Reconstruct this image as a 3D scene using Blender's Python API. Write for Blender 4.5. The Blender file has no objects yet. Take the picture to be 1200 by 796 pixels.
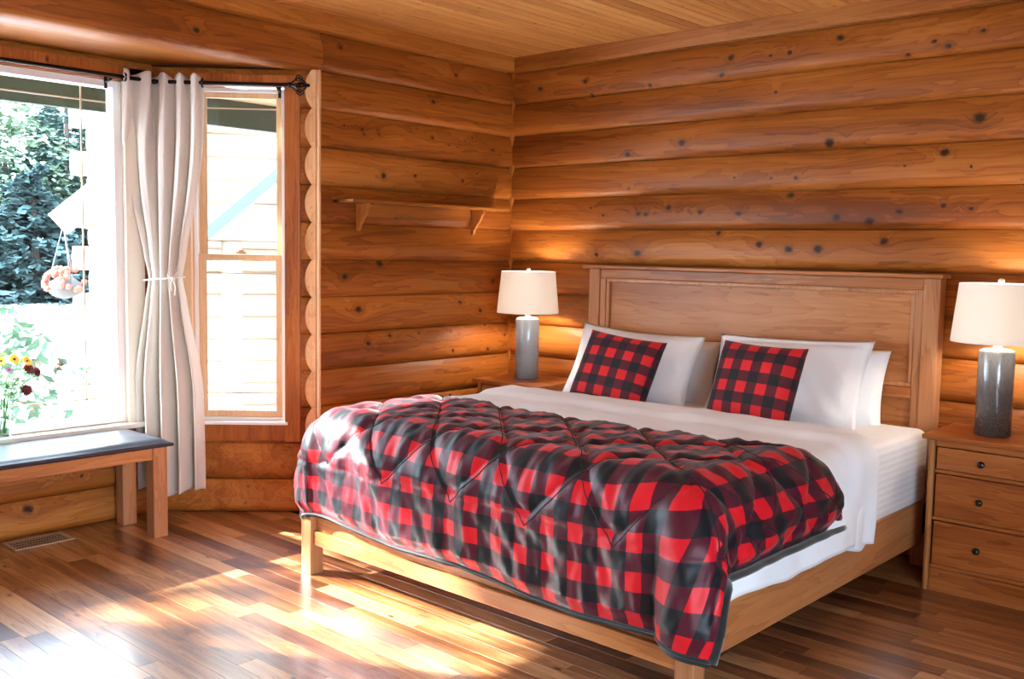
import bpy, bmesh, math, random
from mathutils import Vector, Matrix, noise, Euler
C = bpy.context.scene.collection
R = math.radians
# ------------------------------------------------------------------ camera
cam_d = bpy.data.cameras.new('camera')
cam = bpy.data.objects.new('camera', cam_d); C.objects.link(cam)
cam_d.sensor_width = 36.0; cam_d.lens = 1161.0/1200.0*36.0
cam_d.clip_start = .05; cam_d.clip_end = 400
r = Vector((0.73988522, 0.67250738, 0.01742648)); u = Vector((-0.07203993, 0.05344931, 0.99596858)); f = Vector((-0.66886479, 0.73815784, -0.08799373))
M = Matrix((r, u, -f)).transposed().to_4x4(); M.translation = Vector((4.4453, -4.8743, 1.4666))
cam.matrix_world = M
bpy.context.scene.camera = cam
# ------------------------------------------------------------------ world, sun, exposure
SKY = 8.0; SUN = 25.0; SUN_AZ = 30.0; SUN_EL = 31.0
w = bpy.data.worlds.new('world'); bpy.context.scene.world = w; w.use_nodes = True
wn = w.node_tree; wn.nodes.clear()
wo = wn.nodes.new('ShaderNodeOutputWorld'); wb = wn.nodes.new('ShaderNodeBackground'); tc = wn.nodes.new('ShaderNodeTexCoord')
sx = wn.nodes.new('ShaderNodeSeparateXYZ'); cr = wn.nodes.new('ShaderNodeValToRGB')
wn.links.new(tc.outputs['Generated'], sx.inputs[0]); wn.links.new(sx.outputs[2], cr.inputs[0])
cr.color_ramp.elements[0].position = 0.0; cr.color_ramp.elements[0].color = (.76, .88, 1, 1)
cr.color_ramp.elements[1].position = 0.9; cr.color_ramp.elements[1].color = (.58, .76, 1, 1)
wn.links.new(cr.outputs[0], wb.inputs[0]); wb.inputs[1].default_value = SKY; wn.links.new(wb.outputs[0], wo.inputs[0])
sd = bpy.data.lights.new('sun', 'SUN'); so = bpy.data.objects.new('sun', sd); C.objects.link(so)
sd.energy = SUN; sd.angle = R(0.9); sd.color = (1, .97, .93)
sdir = Vector((math.cos(R(SUN_AZ))*math.cos(R(SUN_EL)), math.sin(R(SUN_AZ))*math.cos(R(SUN_EL)), -math.sin(R(SUN_EL))))
so.rotation_euler = sdir.to_track_quat('-Z', 'Y').to_euler(); so.location = (-6, -10, 8)
def portal(loc, nrm, sx_, sy_):
    l = bpy.data.lights.new('window_portal', 'AREA'); l.shape = 'RECTANGLE'; l.size = sx_; l.size_y = sy_; l.cycles.is_portal = True
    o = bpy.data.objects.new('window_portal', l); C.objects.link(o); o.location = loc
    o.rotation_euler = Vector(nrm).to_track_quat('-Z', 'Z').to_euler()
vs = bpy.context.scene.view_settings
vs.view_transform = 'Standard'; vs.look = 'None'; vs.exposure = 1.4; vs.gamma = 1.0; vs.use_curve_mapping = False
bpy.context.scene.cycles.max_bounces = 8; bpy.context.scene.cycles.diffuse_bounces = 5
bpy.context.scene.cycles.sample_clamp_indirect = 6
# ------------------------------------------------------------------ helpers
ORI = {}
def finish(o, parent=None, loc=(0, 0, 0)):
    C.objects.link(o)
    if parent is not None:
        o.parent = parent; ORI[o.name] = ORI[parent.name]
    else:
        o.location = loc; ORI[o.name] = Vector(loc)
def thing(name, label, cat, loc, group=None):
    o = bpy.data.objects.new(name, None); o.empty_display_size = .1; finish(o, None, loc)
    tag(o, label, cat, group); return o
def tag(o, label=None, cat=None, group=None, kind=None):
    if label: o['label'] = label
    if cat: o['category'] = cat
    if group: o['group'] = group
    if kind: o['kind'] = kind
    return o
def obj(name, bm, mat, parent=None, loc=(0, 0, 0), smooth=False, bevel=0, label=None, auto=None):
    """bm is in world coordinates; it is moved to the origin of its thing"""
    if bevel:
        es = [e for e in bm.edges if len(e.link_faces) == 2 and e.calc_face_angle(0) > .5]
        bmesh.ops.bevel(bm, geom=es, offset=bevel, segments=2 if bevel > .002 else 1, affect='EDGES', profile=.6, clamp_overlap=True)
    org = ORI[parent.name] if parent is not None else Vector(loc)
    bm.normal_update()
    me = bpy.data.meshes.new(name)
    bmesh.ops.translate(bm, verts=bm.verts, vec=-org)
    bm.to_mesh(me); bm.free()
    if smooth:
        for p in me.polygons: p.use_smooth = True
    if mat is not None: me.materials.append(mat)
    o = bpy.data.objects.new(name, me); finish(o, parent, loc)
    if auto:
        try: me.set_sharp_from_angle(angle=R(auto))
        except Exception: pass
    if label: o['label'] = label
    return o
def struct(name, bm, mat, parent=None, **k):
    o = obj(name, bm, mat, parent, **k)
    if parent is None: o['kind'] = 'structure'
    return o
def B(x0, x1, y0, y1, z0, z1, bm=None):
    bm = bm or bmesh.new()
    m = Matrix.Translation(((x0+x1)/2, (y0+y1)/2, (z0+z1)/2)) @ Matrix.Diagonal((abs(x1-x0), abs(y1-y0), abs(z1-z0), 1))
    bmesh.ops.create_cube(bm, size=1, matrix=m); return bm
def OB(c, ax, hx, hy, hz, bm=None):
    """box centred on c, its x axis along the unit vector ax (horizontal), half sizes hx, hy, hz"""
    bm = bm or bmesh.new()
    ax = Vector((ax[0], ax[1], 0)).normalized(); ay = Vector((-ax.y, ax.x, 0))
    m = Matrix((ax, ay, Vector((0, 0, 1)))).transposed().to_4x4(); m.translation = Vector(c)
    bmesh.ops.create_cube(bm, size=1, matrix=m @ Matrix.Diagonal((2*hx, 2*hy, 2*hz, 1))); return bm
def tube(pts, rad, seg=8, bm=None, cap=True):
    bm = bm or bmesh.new(); pts = [Vector(p) for p in pts]; rings = []
    n = len(pts); rr = rad if hasattr(rad, '__len__') else [rad]*n
    ref = None
    for i, p in enumerate(pts):
        d = (pts[min(i+1, n-1)]-pts[max(i-1, 0)]).normalized()
        if ref is None: ref = Vector((0, 0, 1)) if abs(d.z) < .9 else Vector((1, 0, 0))
        a = d.cross(ref).normalized(); b = d.cross(a).normalized(); ref = -b if False else ref
        rings.append([bm.verts.new(p+(a*math.cos(2*math.pi*k/seg)+b*math.sin(2*math.pi*k/seg))*rr[i]) for k in range(seg)])
    for i in range(n-1):
        for k in range(seg):
            bm.faces.new((rings[i][k], rings[i][(k+1) % seg], rings[i+1][(k+1) % seg], rings[i+1][k]))
    if cap:
        try: bm.faces.new(rings[0][::-1]); bm.faces.new(rings[-1])
        except ValueError: pass
    bmesh.ops.recalc_face_normals(bm, faces=bm.faces); return bm
def lathe(cx, cy, prof, seg=32, bm=None, capb=True, capt=True):
    bm = bm or bmesh.new(); rings = []
    for rad, z in prof:
        rings.append([bm.verts.new((cx+rad*math.cos(2*math.pi*k/seg), cy+rad*math.sin(2*math.pi*k/seg), z)) for k in range(seg)])
    for i in range(len(rings)-1):
        for k in range(seg):
            bm.faces.new((rings[i][k], rings[i][(k+1) % seg], rings[i+1][(k+1) % seg], rings[i+1][k]))
    if capb: bm.faces.new(rings[0][::-1])
    if capt: bm.faces.new(rings[-1])
    return bm
def grid(fn, nu, nv, uvfn=None):
    bm = bmesh.new(); vs_ = [[bm.verts.new(fn(i/nu, j/nv)) for j in range(nv+1)] for i in range(nu+1)]
    uv = bm.loops.layers.uv.new('UVMap')
    for i in range(nu):
        for j in range(nv):
            fc = bm.faces.new((vs_[i][j], vs_[i+1][j], vs_[i+1][j+1], vs_[i][j+1]))
            if uvfn:
                for l, (a, b) in zip(fc.loops, ((i, j), (i+1, j), (i+1, j+1), (i, j+1))): l[uv].uv = uvfn(a/nu, b/nv)
    return bm
def sm(a, b, x):
    t = min(1, max(0, (x-a)/(b-a))); return t*t*(3-2*t)
# ------------------------------------------------------------------ materials
def mat(name):
    m = bpy.data.materials.new(name); m.use_nodes = True; nt = m.node_tree
    return m, nt, nt.nodes['Principled BSDF']
def simple(name, col, rough=.5, metal=0, spec=.5, **k):
    m, nt, b = mat(name); b.inputs['Base Color'].default_value = (*col, 1); b.inputs['Roughness'].default_value = rough
    b.inputs['Metallic'].default_value = metal; b.inputs['Specular IOR Level'].default_value = spec
    for kk, v in k.items(): b.inputs[kk.replace('_', ' ')].default_value = v
    return m
def wood(name, dark, mid, light, axis=0, rough=.45, knots=None, kplane=(0, 2), vary=.5, across=13, coat=0, bump=.12, voro=0, hue=.0, along=.9):
    m, nt, b = mat(name); N = nt.nodes; L = nt.links
    def math_(op, a, c=None, d=None, cl=False):
        n = N.new('ShaderNodeMath'); n.operation = op; n.use_clamp = cl
        for i, q in enumerate((a, c, d)):
            if q is None: continue
            if isinstance(q, (int, float)): n.inputs[i].default_value = q
            else: L.new(q, n.inputs[i])
        return n.outputs[0]
    tcn = N.new('ShaderNodeTexCoord'); oi = N.new('ShaderNodeObjectInfo')
    sc = [across]*3; sc[axis] = along
    geo = N.new('ShaderNodeNewGeometry')
    dmin = None
    if knots:
        sp = N.new('ShaderNodeSeparateXYZ'); L.new(geo.outputs['Position'], sp.inputs[0])
        cb = N.new('ShaderNodeCombineXYZ'); L.new(math_('MULTIPLY', sp.outputs[kplane[0]], .8), cb.inputs[0]); L.new(sp.outputs[kplane[1]], cb.inputs[1])
        nz = N.new('ShaderNodeTexNoise'); nz.inputs['Scale'].default_value = 40; L.new(geo.outputs['Position'], nz.inputs['Vector'])
        mx = N.new('ShaderNodeVectorMath'); mx.operation = 'MULTIPLY_ADD'; L.new(nz.outputs['Color'], mx.inputs[0]); mx.inputs[1].default_value = (.018, .018, 0)
        L.new(cb.outputs[0], mx.inputs[2])
        for a, z, rad in knots:
            dn = N.new('ShaderNodeVectorMath'); dn.operation = 'DISTANCE'; L.new(mx.outputs[0], dn.inputs[0]); dn.inputs[1].default_value = (a*.8+.009, z+.009, 0)
            q = math_('DIVIDE', dn.outputs['Value'], rad*.85)
            dmin = q if dmin is None else math_('MINIMUM', dmin, q)
    rnd = N.new('ShaderNodeVectorMath'); rnd.operation = 'MULTIPLY_ADD'
    RND = math_('FRACT', math_('ADD', oi.outputs['Random'], geo.outputs['Random Per Island']))
    cbr = N.new('ShaderNodeCombineXYZ'); L.new(RND, cbr.inputs[0]); L.new(RND, cbr.inputs[1]); L.new(RND, cbr.inputs[2])
    L.new(cbr.outputs[0], rnd.inputs[0]); rnd.inputs[1].default_value = (17, 31, 23); L.new(tcn.outputs['Object'], rnd.inputs[2])
    base = rnd.outputs[0]
    mp = N.new('ShaderNodeMapping'); mp.inputs['Scale'].default_value = sc; L.new(base, mp.inputs[0]); vec = mp.outputs[0]
    if dmin is not None:   # the grain bends round each knot
        bend = math_('DIVIDE', 1.1, math_('ADD', dmin, .9))
        cbb = N.new('ShaderNodeCombineXYZ'); [L.new(bend, cbb.inputs[i]) for i in range(3) if i != axis]
        ad = N.new('ShaderNodeVectorMath'); ad.operation = 'ADD'; L.new(vec, ad.inputs[0]); L.new(cbb.outputs[0], ad.inputs[1]); vec = ad.outputs[0]
    n1 = N.new('ShaderNodeTexNoise'); n1.inputs['Scale'].default_value = 1.0; n1.inputs['Detail'].default_value = 4; n1.inputs['Roughness'].default_value = .55; n1.inputs['Distortion'].default_value = .5
    L.new(vec, n1.inputs['Vector'])
    # ring lines: the same field cut into bands
    rings = math_('FRACT', math_('MULTIPLY', n1.outputs['Fac'], 9))
    rings = math_('POWER', rings, 3.0)
    n2 = N.new('ShaderNodeTexNoise'); n2.inputs['Scale'].default_value = 1; n2.inputs['Detail'].default_value = 3
    mp2 = N.new('ShaderNodeMapping'); s2 = [across*9]*3; s2[axis] = 2.5; mp2.inputs['Scale'].default_value = s2; L.new(base, mp2.inputs[0]); L.new(mp2.outputs[0], n2.inputs['Vector'])
    n3 = N.new('ShaderNodeTexNoise'); n3.inputs['Scale'].default_value = 1; n3.inputs['Detail'].default_value = 2
    mp3 = N.new('ShaderNodeMapping'); s3 = [3.0]*3; s3[axis] = .7; mp3.inputs['Scale'].default_value = s3; L.new(base, mp3.inputs[0]); L.new(mp3.outputs[0], n3.inputs['Vector'])
    v = math_('ADD', math_('MULTIPLY', n1.outputs['Fac'], .75), math_('MULTIPLY', n2.outputs['Fac'], .35))
    v = math_('ADD', v, math_('MULTIPLY', math_('SUBTRACT', n3.outputs['Fac'], .5), .7))
    v = math_('ADD', v, math_('MULTIPLY', math_('SUBTRACT', RND, .5), vary))
    v = math_('SUBTRACT', v, math_('MULTIPLY', rings, .2))
    rp = N.new('ShaderNodeValToRGB'); L.new(v, rp.inputs[0]); e = rp.color_ramp.elements
    e[0].position = .22; e[0].color = (*dark, 1); e[1].position = .82; e[1].color = (*light, 1); q = e.new(.52); q.color = (*mid, 1)
    col = rp.outputs[0]
    if voro:
        vo = N.new('ShaderNodeTexVoronoi'); mp4 = N.new('ShaderNodeMapping'); s4 = [voro]*3; s4[axis] = voro*.45; mp4.inputs['Scale'].default_value = s4
        L.new(base, mp4.inputs[0]); L.new(mp4.outputs[0], vo.inputs['Vector'])
        kd = math_('MULTIPLY', vo.outputs['Distance'], 11.0)
        # only some of the cells carry a knot
        sc_ = N.new('ShaderNodeSeparateColor'); L.new(vo.outputs['Color'], sc_.inputs[0])
        kd = math_('ADD', kd, math_('MULTIPLY', math_('GREATER_THAN', sc_.outputs[0], .45), 10))
        dmin = kd if dmin is None else math_('MINIMUM', dmin, kd)
    if dmin is not None:
        kr = N.new('ShaderNodeValToRGB'); L.new(math_('MULTIPLY', dmin, .38), kr.inputs[0]); e = kr.color_ramp.elements
        e[0].position = .20; e[0].color = (1, 1, 1, 1); e[1].position = 1; e[1].color = (0, 0, 0, 1)
        q = e.new(.36); q.color = (.55, .55, .55, 1); q = e.new(.5); q.color = (.12, .12, .12, 1)
        mxn = N.new('ShaderNodeMix'); mxn.data_type = 'RGBA'; L.new(kr.outputs[0], mxn.inputs[0]); L.new(col, mxn.inputs[6]); mxn.inputs[7].default_value = (.03, .008, .003, 1)
        col = mxn.outputs[2]
    L.new(col, b.inputs['Base Color'])
    b.inputs['Roughness'].default_value = rough
    if coat: b.inputs['Coat Weight'].default_value = coat; b.inputs['Coat Roughness'].default_value = .22
    bp = N.new('ShaderNodeBump'); bp.inputs['Strength'].default_value = bump; bp.inputs['Distance'].default_value = .004; L.new(v, bp.inputs['Height']); L.new(bp.outputs[0], b.inputs['Normal'])
    return m
KL=[(-1.426,2.562,0.0132),(-0.548,2.540,0.0132),(-0.729,2.355,0.0146),(-1.401,2.145,0.0073),(-1.278,2.138,0.0102),(-1.264,2.109,0.0073),(-1.156,2.122,0.0059),(-0.738,2.140,0.0088),(-0.604,2.108,0.0059),(-0.528,2.104,0.0059),(-0.456,2.152,0.0044),(-0.387,2.175,0.0073),(-0.208,2.115,0.0102),(-1.119,1.891,0.0176),(-0.876,1.907,0.0117),(-0.480,1.900,0.0117),(-0.189,1.879,0.0073),(-0.350,1.957,0.0059),(-1.396,1.313,0.0203),(-1.128,1.385,0.0236),(-0.191,1.278,0.0169),(-1.297,1.126,0.0203),(-0.479,1.145,0.0118),(-0.304,1.089,0.0135),(-1.221,0.928,0.0152),(-1.051,0.962,0.0118),(-0.821,0.967,0.0084),(-0.550,0.966,0.0118),(-0.548,0.845,0.0135),(-0.230,0.836,0.0118),(-0.233,0.989,0.0084),(-0.065,0.918,0.0101),(-1.170,0.492,0.0101),(-0.736,0.567,0.0118),(-0.549,0.560,0.0101),(-1.020,1.651,0.0068),(-2.30,2.50,.016)]
KB=[(0.259,2.502,0.0165),(0.622,2.513,0.0159),(0.658,2.428,0.0106),(1.088,2.442,0.0126),(1.564,2.453,0.0166),(1.618,2.538,0.0189),(1.854,2.521,0.0115),(1.963,2.524,0.0136),(2.233,2.565,0.0197),(2.700,2.485,0.0123),(2.765,2.459,0.0142),(2.573,2.441,0.0104),(2.916,2.507,0.0119),(1.892,2.328,0.0091),(1.326,2.099,0.0220),(0.950,2.054,0.0179),(2.199,2.048,0.0241),(2.920,2.117,0.0278),(2.770,1.970,0.0203),(1.887,1.880,0.0091),(1.666,1.892,0.0094),(2.028,1.875,0.0112),(2.590,1.915,0.0062),(2.895,1.896,0.0080),(1.245,1.736,0.0173),(0.682,1.745,0.0079),(1.038,1.704,0.0127),(1.093,1.701,0.0126),(1.458,1.708,0.0145),(1.700,1.698,0.0140),(1.992,1.787,0.0203),(2.258,1.669,0.0196),(2.429,1.651,0.0213),(2.575,1.695,0.0146),(2.780,1.720,0.0122),(2.907,1.704,0.0100),(0.781,1.697,0.0104),(1.567,1.592,0.0166),(1.830,1.530,0.0184),(2.004,1.507,0.0225),(2.165,1.509,0.0243),(2.505,1.550,0.0211),(1.040,1.472,0.0228),(0.737,1.460,0.0131),(0.963,1.853,0.0102)]
KW=[(-2.889, .141, .024), (-2.62, .27, .008), (-2.75, .30, .006), (-3.3, .12, .01)]
LD, LM, LL = (.17, .041, .005), (.355, .107, .014), (.54, .205, .042)
M_back = wood('log_back', LD, LM, LL, 0, .46, KB, (0, 2), vary=.25, across=9, along=.7)
M_left = wood('log_left', LD, LM, LL, 1, .46, KL, (1, 2), vary=.25, across=9, along=.7)
M_bayw = wood('log_window', LD, LM, LL, 1, .46, KW, (1, 2), vary=.2, across=9, along=.7)
M_log = wood('log_plain', LD, LM, LL, 0, .42, None, vary=.25, across=9, along=.7, voro=2.6)
for m_ in (M_back, M_left, M_bayw, M_log): m_.node_tree.nodes['Principled BSDF'].inputs['Specular IOR Level'].default_value = .35
M_ceil = wood('ceiling_pine', (.44, .17, .035), (.64, .30, .075), (.76, .42, .14), 1, .5, None, vary=.28, across=16, along=1.0, voro=4.5)
M_trim = wood('trim_pine', (.22, .06, .008), (.39, .13, .019), (.54, .22, .045), 2, .4, None, vary=.2, across=14, along=1.2)
M_trimy = wood('trim_pine_y', (.22, .06, .008), (.39, .13, .019), (.54, .22, .045), 1, .4, None, vary=.2, across=14, along=1.2)
M_trimx = wood('trim_pine_x', (.19, .052, .007), (.35, .115, .017), (.50, .20, .04), 0, .4, None, vary=.2, across=14, along=1.2)
M_redtrim = wood('trim_reddish', (.20, .045, .008), (.38, .105, .018), (.50, .18, .035), 2, .35, None, vary=.1, across=14, along=1.2, voro=2.2)
M_floor = wood('floor_oak', (.07, .018, .005), (.26, .092, .027), (.54, .28, .12), 0, .36, None, vary=.5, across=22, along=1.3, coat=1.0, bump=.03, voro=2.0)
M_floor.node_tree.nodes['Principled BSDF'].inputs['Coat IOR'].default_value = 1.8
M_bed = wood('bed_maple', (.23, .066, .017), (.41, .150, .045), (.54, .24, .088), 0, .38, None, vary=.15, across=8, along=.8)
M_bedy = wood('bed_maple_y', (.31, .10, .030), (.47, .185, .064), (.57, .26, .11), 1, .38, None, vary=.1, across=7, along=.8)
M_bedz = wood('bed_maple_z', (.28, .10, .036), (.44, .195, .085), (.56, .285, .14), 2, .38, None, vary=.15, across=9, along=.8)
M_stand = wood('stand_maple', (.19, .045, .009), (.35, .105, .024), (.47, .18, .05), 0, .35, None, vary=.15, across=9, along=.9)
M_standz = wood('stand_maple_z', (.25, .08, .02), (.40, .16, .045), (.52, .24, .08), 2, .35, None, vary=.15, across=9, along=.9)
M_sash = wood('sash_fir', (.58, .33, .15), (.70, .44, .23), (.78, .54, .32), 2, .35, None, vary=.1, across=14, along=1)
M_end = wood('log_end_grain', (.50, .22, .07), (.68, .36, .15), (.78, .46, .22), 2, .6, None, vary=.1, across=12, along=6)
M_white = simple('white_frame', (.82, .82, .80), .35)
M_black = simple('black_iron', (.012, .010, .009), .35, .6)
M_dark = simple('dark_knob', (.012, .008, .006), .3)
M_gap = simple('dark_gap', (.05, .016, .006), .8)
def white_cloth(name, col, stripe=0, tint=None):
    m, nt, b = mat(name); N = nt.nodes; L = nt.links
    b.inputs['Base Color'].default_value = (*col, 1); b.inputs['Roughness'].default_value = .85; b.inputs['Sheen Weight'].default_value = .25
    t = N.new('ShaderNodeTexCoord'); n = N.new('ShaderNodeTexNoise'); n.inputs['Scale'].default_value = 14; n.inputs['Detail'].default_value = 4; L.new(t.outputs['Object'], n.inputs['Vector'])
    bp = N.new('ShaderNodeBump'); bp.inputs['Strength'].default_value = .35; bp.inputs['Distance'].default_value = .01; h = n.outputs['Fac']
    if stripe:
        wv = N.new('ShaderNodeTexWave'); wv.wave_type = 'BANDS'; wv.bands_direction = 'Z'; wv.inputs['Scale'].default_value = stripe; wv.inputs['Distortion'].default_value = .3
        L.new(t.outputs['Object'], wv.inputs['Vector'])
        mx = N.new('ShaderNodeMix'); mx.data_type = 'RGBA'; L.new(wv.outputs['Fac'], mx.inputs[0]); mx.inputs[6].default_value = (*col, 1); mx.inputs[7].default_value = (col[0]*.86, col[1]*.87, col[2]*.89, 1)
        L.new(mx.outputs[2], b.inputs['Base Color'])
    L.new(h, bp.inputs['Height']); L.new(bp.outputs[0], b.inputs['Normal'])
    return m
M_sheet = white_cloth('fitted_sheet', (.85, .87, .91), stripe=11)
M_duvet = white_cloth('white_duvet', (.85, .88, .93))
M_pillow = white_cloth('pillow_white', (.86, .88, .91))
def plaid(name, per, red, black, mixc, rough=.75, sheen=.5, off=(0, 0)):
    m, nt, b = mat(name); N = nt.nodes; L = nt.links
    t = N.new('ShaderNodeTexCoord'); s = N.new('ShaderNodeSeparateXYZ'); L.new(t.outputs['UV'], s.inputs[0])
    def sq(o, k):
        a = N.new('ShaderNodeMath'); a.operation = 'MULTIPLY_ADD'; L.new(o, a.inputs[0]); a.inputs[1].default_value = 1/per; a.inputs[2].default_value = 50+off[k]
        f_ = N.new('ShaderNodeMath'); f_.operation = 'FRACT'; L.new(a.outputs[0], f_.inputs[0])
        g = N.new('ShaderNodeMath'); g.operation = 'GREATER_THAN'; L.new(f_.outputs[0], g.inputs[0]); g.inputs[1].default_value = .5; return g.outputs[0]
    a = sq(s.outputs[0], 0); c = sq(s.outputs[1], 1)
    ad = N.new('ShaderNodeMath'); ad.operation = 'ADD'; L.new(a, ad.inputs[0]); L.new(c, ad.inputs[1])
    hf = N.new('ShaderNodeMath'); hf.operation = 'MULTIPLY'; hf.inputs[1].default_value = .5; L.new(ad.outputs[0], hf.inputs[0])
    rp = N.new('ShaderNodeValToRGB'); rp.color_ramp.interpolation = 'CONSTANT'; e = rp.color_ramp.elements
    e[0].position = 0; e[0].color = (*black, 1); e[1].position = .8; e[1].color = (*red, 1); q = e.new(.3); q.color = (*mixc, 1)
    L.new(hf.outputs[0], rp.inputs[0]); L.new(rp.outputs[0], b.inputs['Base Color'])
    b.inputs['Roughness'].default_value = rough; b.inputs['Sheen Weight'].default_value = sheen; b.inputs['Sheen Roughness'].default_value = .4
    n = N.new('ShaderNodeTexNoise'); n.inputs['Scale'].default_value = 60; n.inputs['Detail'].default_value = 2; L.new(t.outputs['UV'], n.inputs['Vector'])
    bp = N.new('ShaderNodeBump'); bp.inputs['Strength'].default_value = .2; bp.inputs['Distance'].default_value = .004; L.new(n.outputs['Fac'], bp.inputs['Height']); L.new(bp.outputs[0], b.inputs['Normal'])
    return m
RED, BLK, MIX = (.62, .008, .012), (.008, .008, .010), (.085, .004, .012)
M_plaid = plaid('buffalo_plaid', .122, (.56, .007, .016), (.006, .008, .011), (.065, .006, .016), rough=.48, sheen=.12)
M_plaidp = plaid('buffalo_plaid_pillow', .108, RED, BLK, MIX, rough=.8, sheen=.1)
M_fleece = simple('black_fleece', (.006, .007, .008), .95, Sheen_Weight=.4)
m, nt, b = mat('navy_upholstery'); M_navy = m
b.inputs['Base Color'].default_value = (.022, .028, .042, 1); b.inputs['Roughness'].default_value = .32; b.inputs['Specular IOR Level'].default_value = .8
m, nt, b = mat('curtain_linen'); M_curt = m
b.inputs['Base Color'].default_value = (.80, .73, .65, 1); b.inputs['Roughness'].default_value = .55; b.inputs['Sheen Weight'].default_value = .3
tr = nt.nodes.new('ShaderNodeBsdfTranslucent'); tr.inputs[0].default_value = (.82, .78, .72, 1); mx = nt.nodes.new('ShaderNodeMixShader'); mx.inputs[0].default_value = .30
nt.links.new(b.outputs[0], mx.inputs[1]); nt.links.new(tr.outputs[0], mx.inputs[2]); nt.links.new(mx.outputs[0], nt.nodes['Material Output'].inputs[0])
m, nt, b = mat('shade_linen'); M_shade = m
b.inputs['Base Color'].default_value = (.88, .87, .85, 1); b.inputs['Roughness'].default_value = .8
tr = nt.nodes.new('ShaderNodeBsdfTranslucent'); tr.inputs[0].default_value = (.88, .85, .80, 1); mx = nt.nodes.new('ShaderNodeMixShader'); mx.inputs[0].default_value = .42
nt.links.new(b.outputs[0], mx.inputs[1]); nt.links.new(tr.outputs[0], mx.inputs[2]); nt.links.new(mx.outputs[0], nt.nodes['Material Output'].inputs[0])
def glaze(name, top, mid, bot, z0, z1):
    m, nt, b = mat(name); N = nt.nodes; L = nt.links
    t = N.new('ShaderNodeTexCoord'); s = N.new('ShaderNodeSeparateXYZ'); L.new(t.outputs['Object'], s.inputs[0])
    mr = N.new('ShaderNodeMapRange'); mr.inputs[1].default_value = z0; mr.inputs[2].default_value = z1; L.new(s.outputs[2], mr.inputs[0])
    n = N.new('ShaderNodeTexNoise'); mp = N.new('ShaderNodeMapping'); mp.inputs['Scale'].default_value = (30, 30, 6); L.new(t.outputs['Object'], mp.inputs[0]); L.new(mp.outputs[0], n.inputs['Vector']); n.inputs['Detail'].default_value = 5
    ad = N.new('ShaderNodeMath'); ad.operation = 'MULTIPLY_ADD'; L.new(n.outputs['Fac'], ad.inputs[0]); ad.inputs[1].default_value = .25; L.new(mr.outputs[0], ad.inputs[2])
    rp = N.new('ShaderNodeValToRGB'); L.new(ad.outputs[0], rp.inputs[0]); e = rp.color_ramp.elements
    e[0].position = .1; e[0].color = (*bot, 1); e[1].position = 1.05 if False else 1.0; e[1].color = (*top, 1); q = e.new(.6); q.color = (*mid, 1)
    vo = N.new('ShaderNodeTexVoronoi'); vo.feature = 'DISTANCE_TO_EDGE'; vo.inputs['Scale'].default_value = 90; L.new(t.outputs['Object'], vo.inputs['Vector'])
    vr = N.new('ShaderNodeMath'); vr.operation = 'GREATER_THAN'; vr.inputs[1].default_value = .022; L.new(vo.outputs['Distance'], vr.inputs[0])
    mu = N.new('ShaderNodeMix'); mu.data_type = 'RGBA'; L.new(vr.outputs[0], mu.inputs[0]); mu.inputs[6].default_value = (mid[0]*1.5, mid[1]*1.5, mid[2]*1.5, 1); L.new(rp.outputs[0], mu.inputs[7])
    L.new(mu.outputs[2], b.inputs['Base Color']); b.inputs['Roughness'].default_value = .16; b.inputs['Coat Weight'].default_value = .5
    bp = N.new('ShaderNodeBump'); bp.inputs['Strength'].default_value = .25; bp.inputs['Distance'].default_value = .002; L.new(vo.outputs['Distance'], bp.inputs['Height']); L.new(bp.outputs[0], b.inputs['Normal'])
    return m
M_glaze1 = glaze('glaze_daylit', (.42, .46, .48), (.27, .32, .35), (.20, .25, .28), .03, .38)  # same glaze as the other lamp, its daylight put into the colour
M_glaze2 = glaze('glaze_browngrey', (.30, .30, .29), (.10, .095, .088), (.045, .034, .028), .03, .38)
M_ceramic = simple('lamp_neck_white', (.75, .72, .68), .25)
def glass(name, tint=(1, 1, 1), refl=.06):
    m = bpy.data.materials.new(name); m.use_nodes = True; nt = m.node_tree; nt.nodes.clear()
    o = nt.nodes.new('ShaderNodeOutputMaterial'); t = nt.nodes.new('ShaderNodeBsdfTransparent'); t.inputs[0].default_value = (*tint, 1)
    g = nt.nodes.new('ShaderNodeBsdfGlossy'); g.inputs['Roughness'].default_value = .02; lw = nt.nodes.new('ShaderNodeLayerWeight'); pw = nt.nodes.new('ShaderNodeMath'); pw.operation = 'POWER'; nt.links.new(lw.outputs['Facing'], pw.inputs[0]); pw.inputs[1].default_value = 5; lw.inputs[0].default_value = .5
    fr = nt.nodes.new('ShaderNodeMath'); fr.operation = 'MULTIPLY_ADD'; nt.links.new(pw.outputs[0], fr.inputs[0]); fr.inputs[1].default_value = .9; fr.inputs[2].default_value = .035
    mx = nt.nodes.new('ShaderNodeMixShader'); nt.links.new(fr.outputs[0], mx.inputs[0]); nt.links.new(t.outputs[0], mx.inputs[1]); nt.links.new(g.outputs[0], mx.inputs[2]); nt.links.new(mx.outputs[0], o.inputs[0])
    return m
M_glass = glass('window_glass', (.97, .985, .98))
for m_ in (M_bed, M_bedy, M_bedz, M_stand, M_standz): m_.node_tree.nodes['Principled BSDF'].inputs['Specular IOR Level'].default_value = .28
M_plaid.node_tree.nodes['Principled BSDF'].inputs['Specular IOR Level'].default_value = .28
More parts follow.
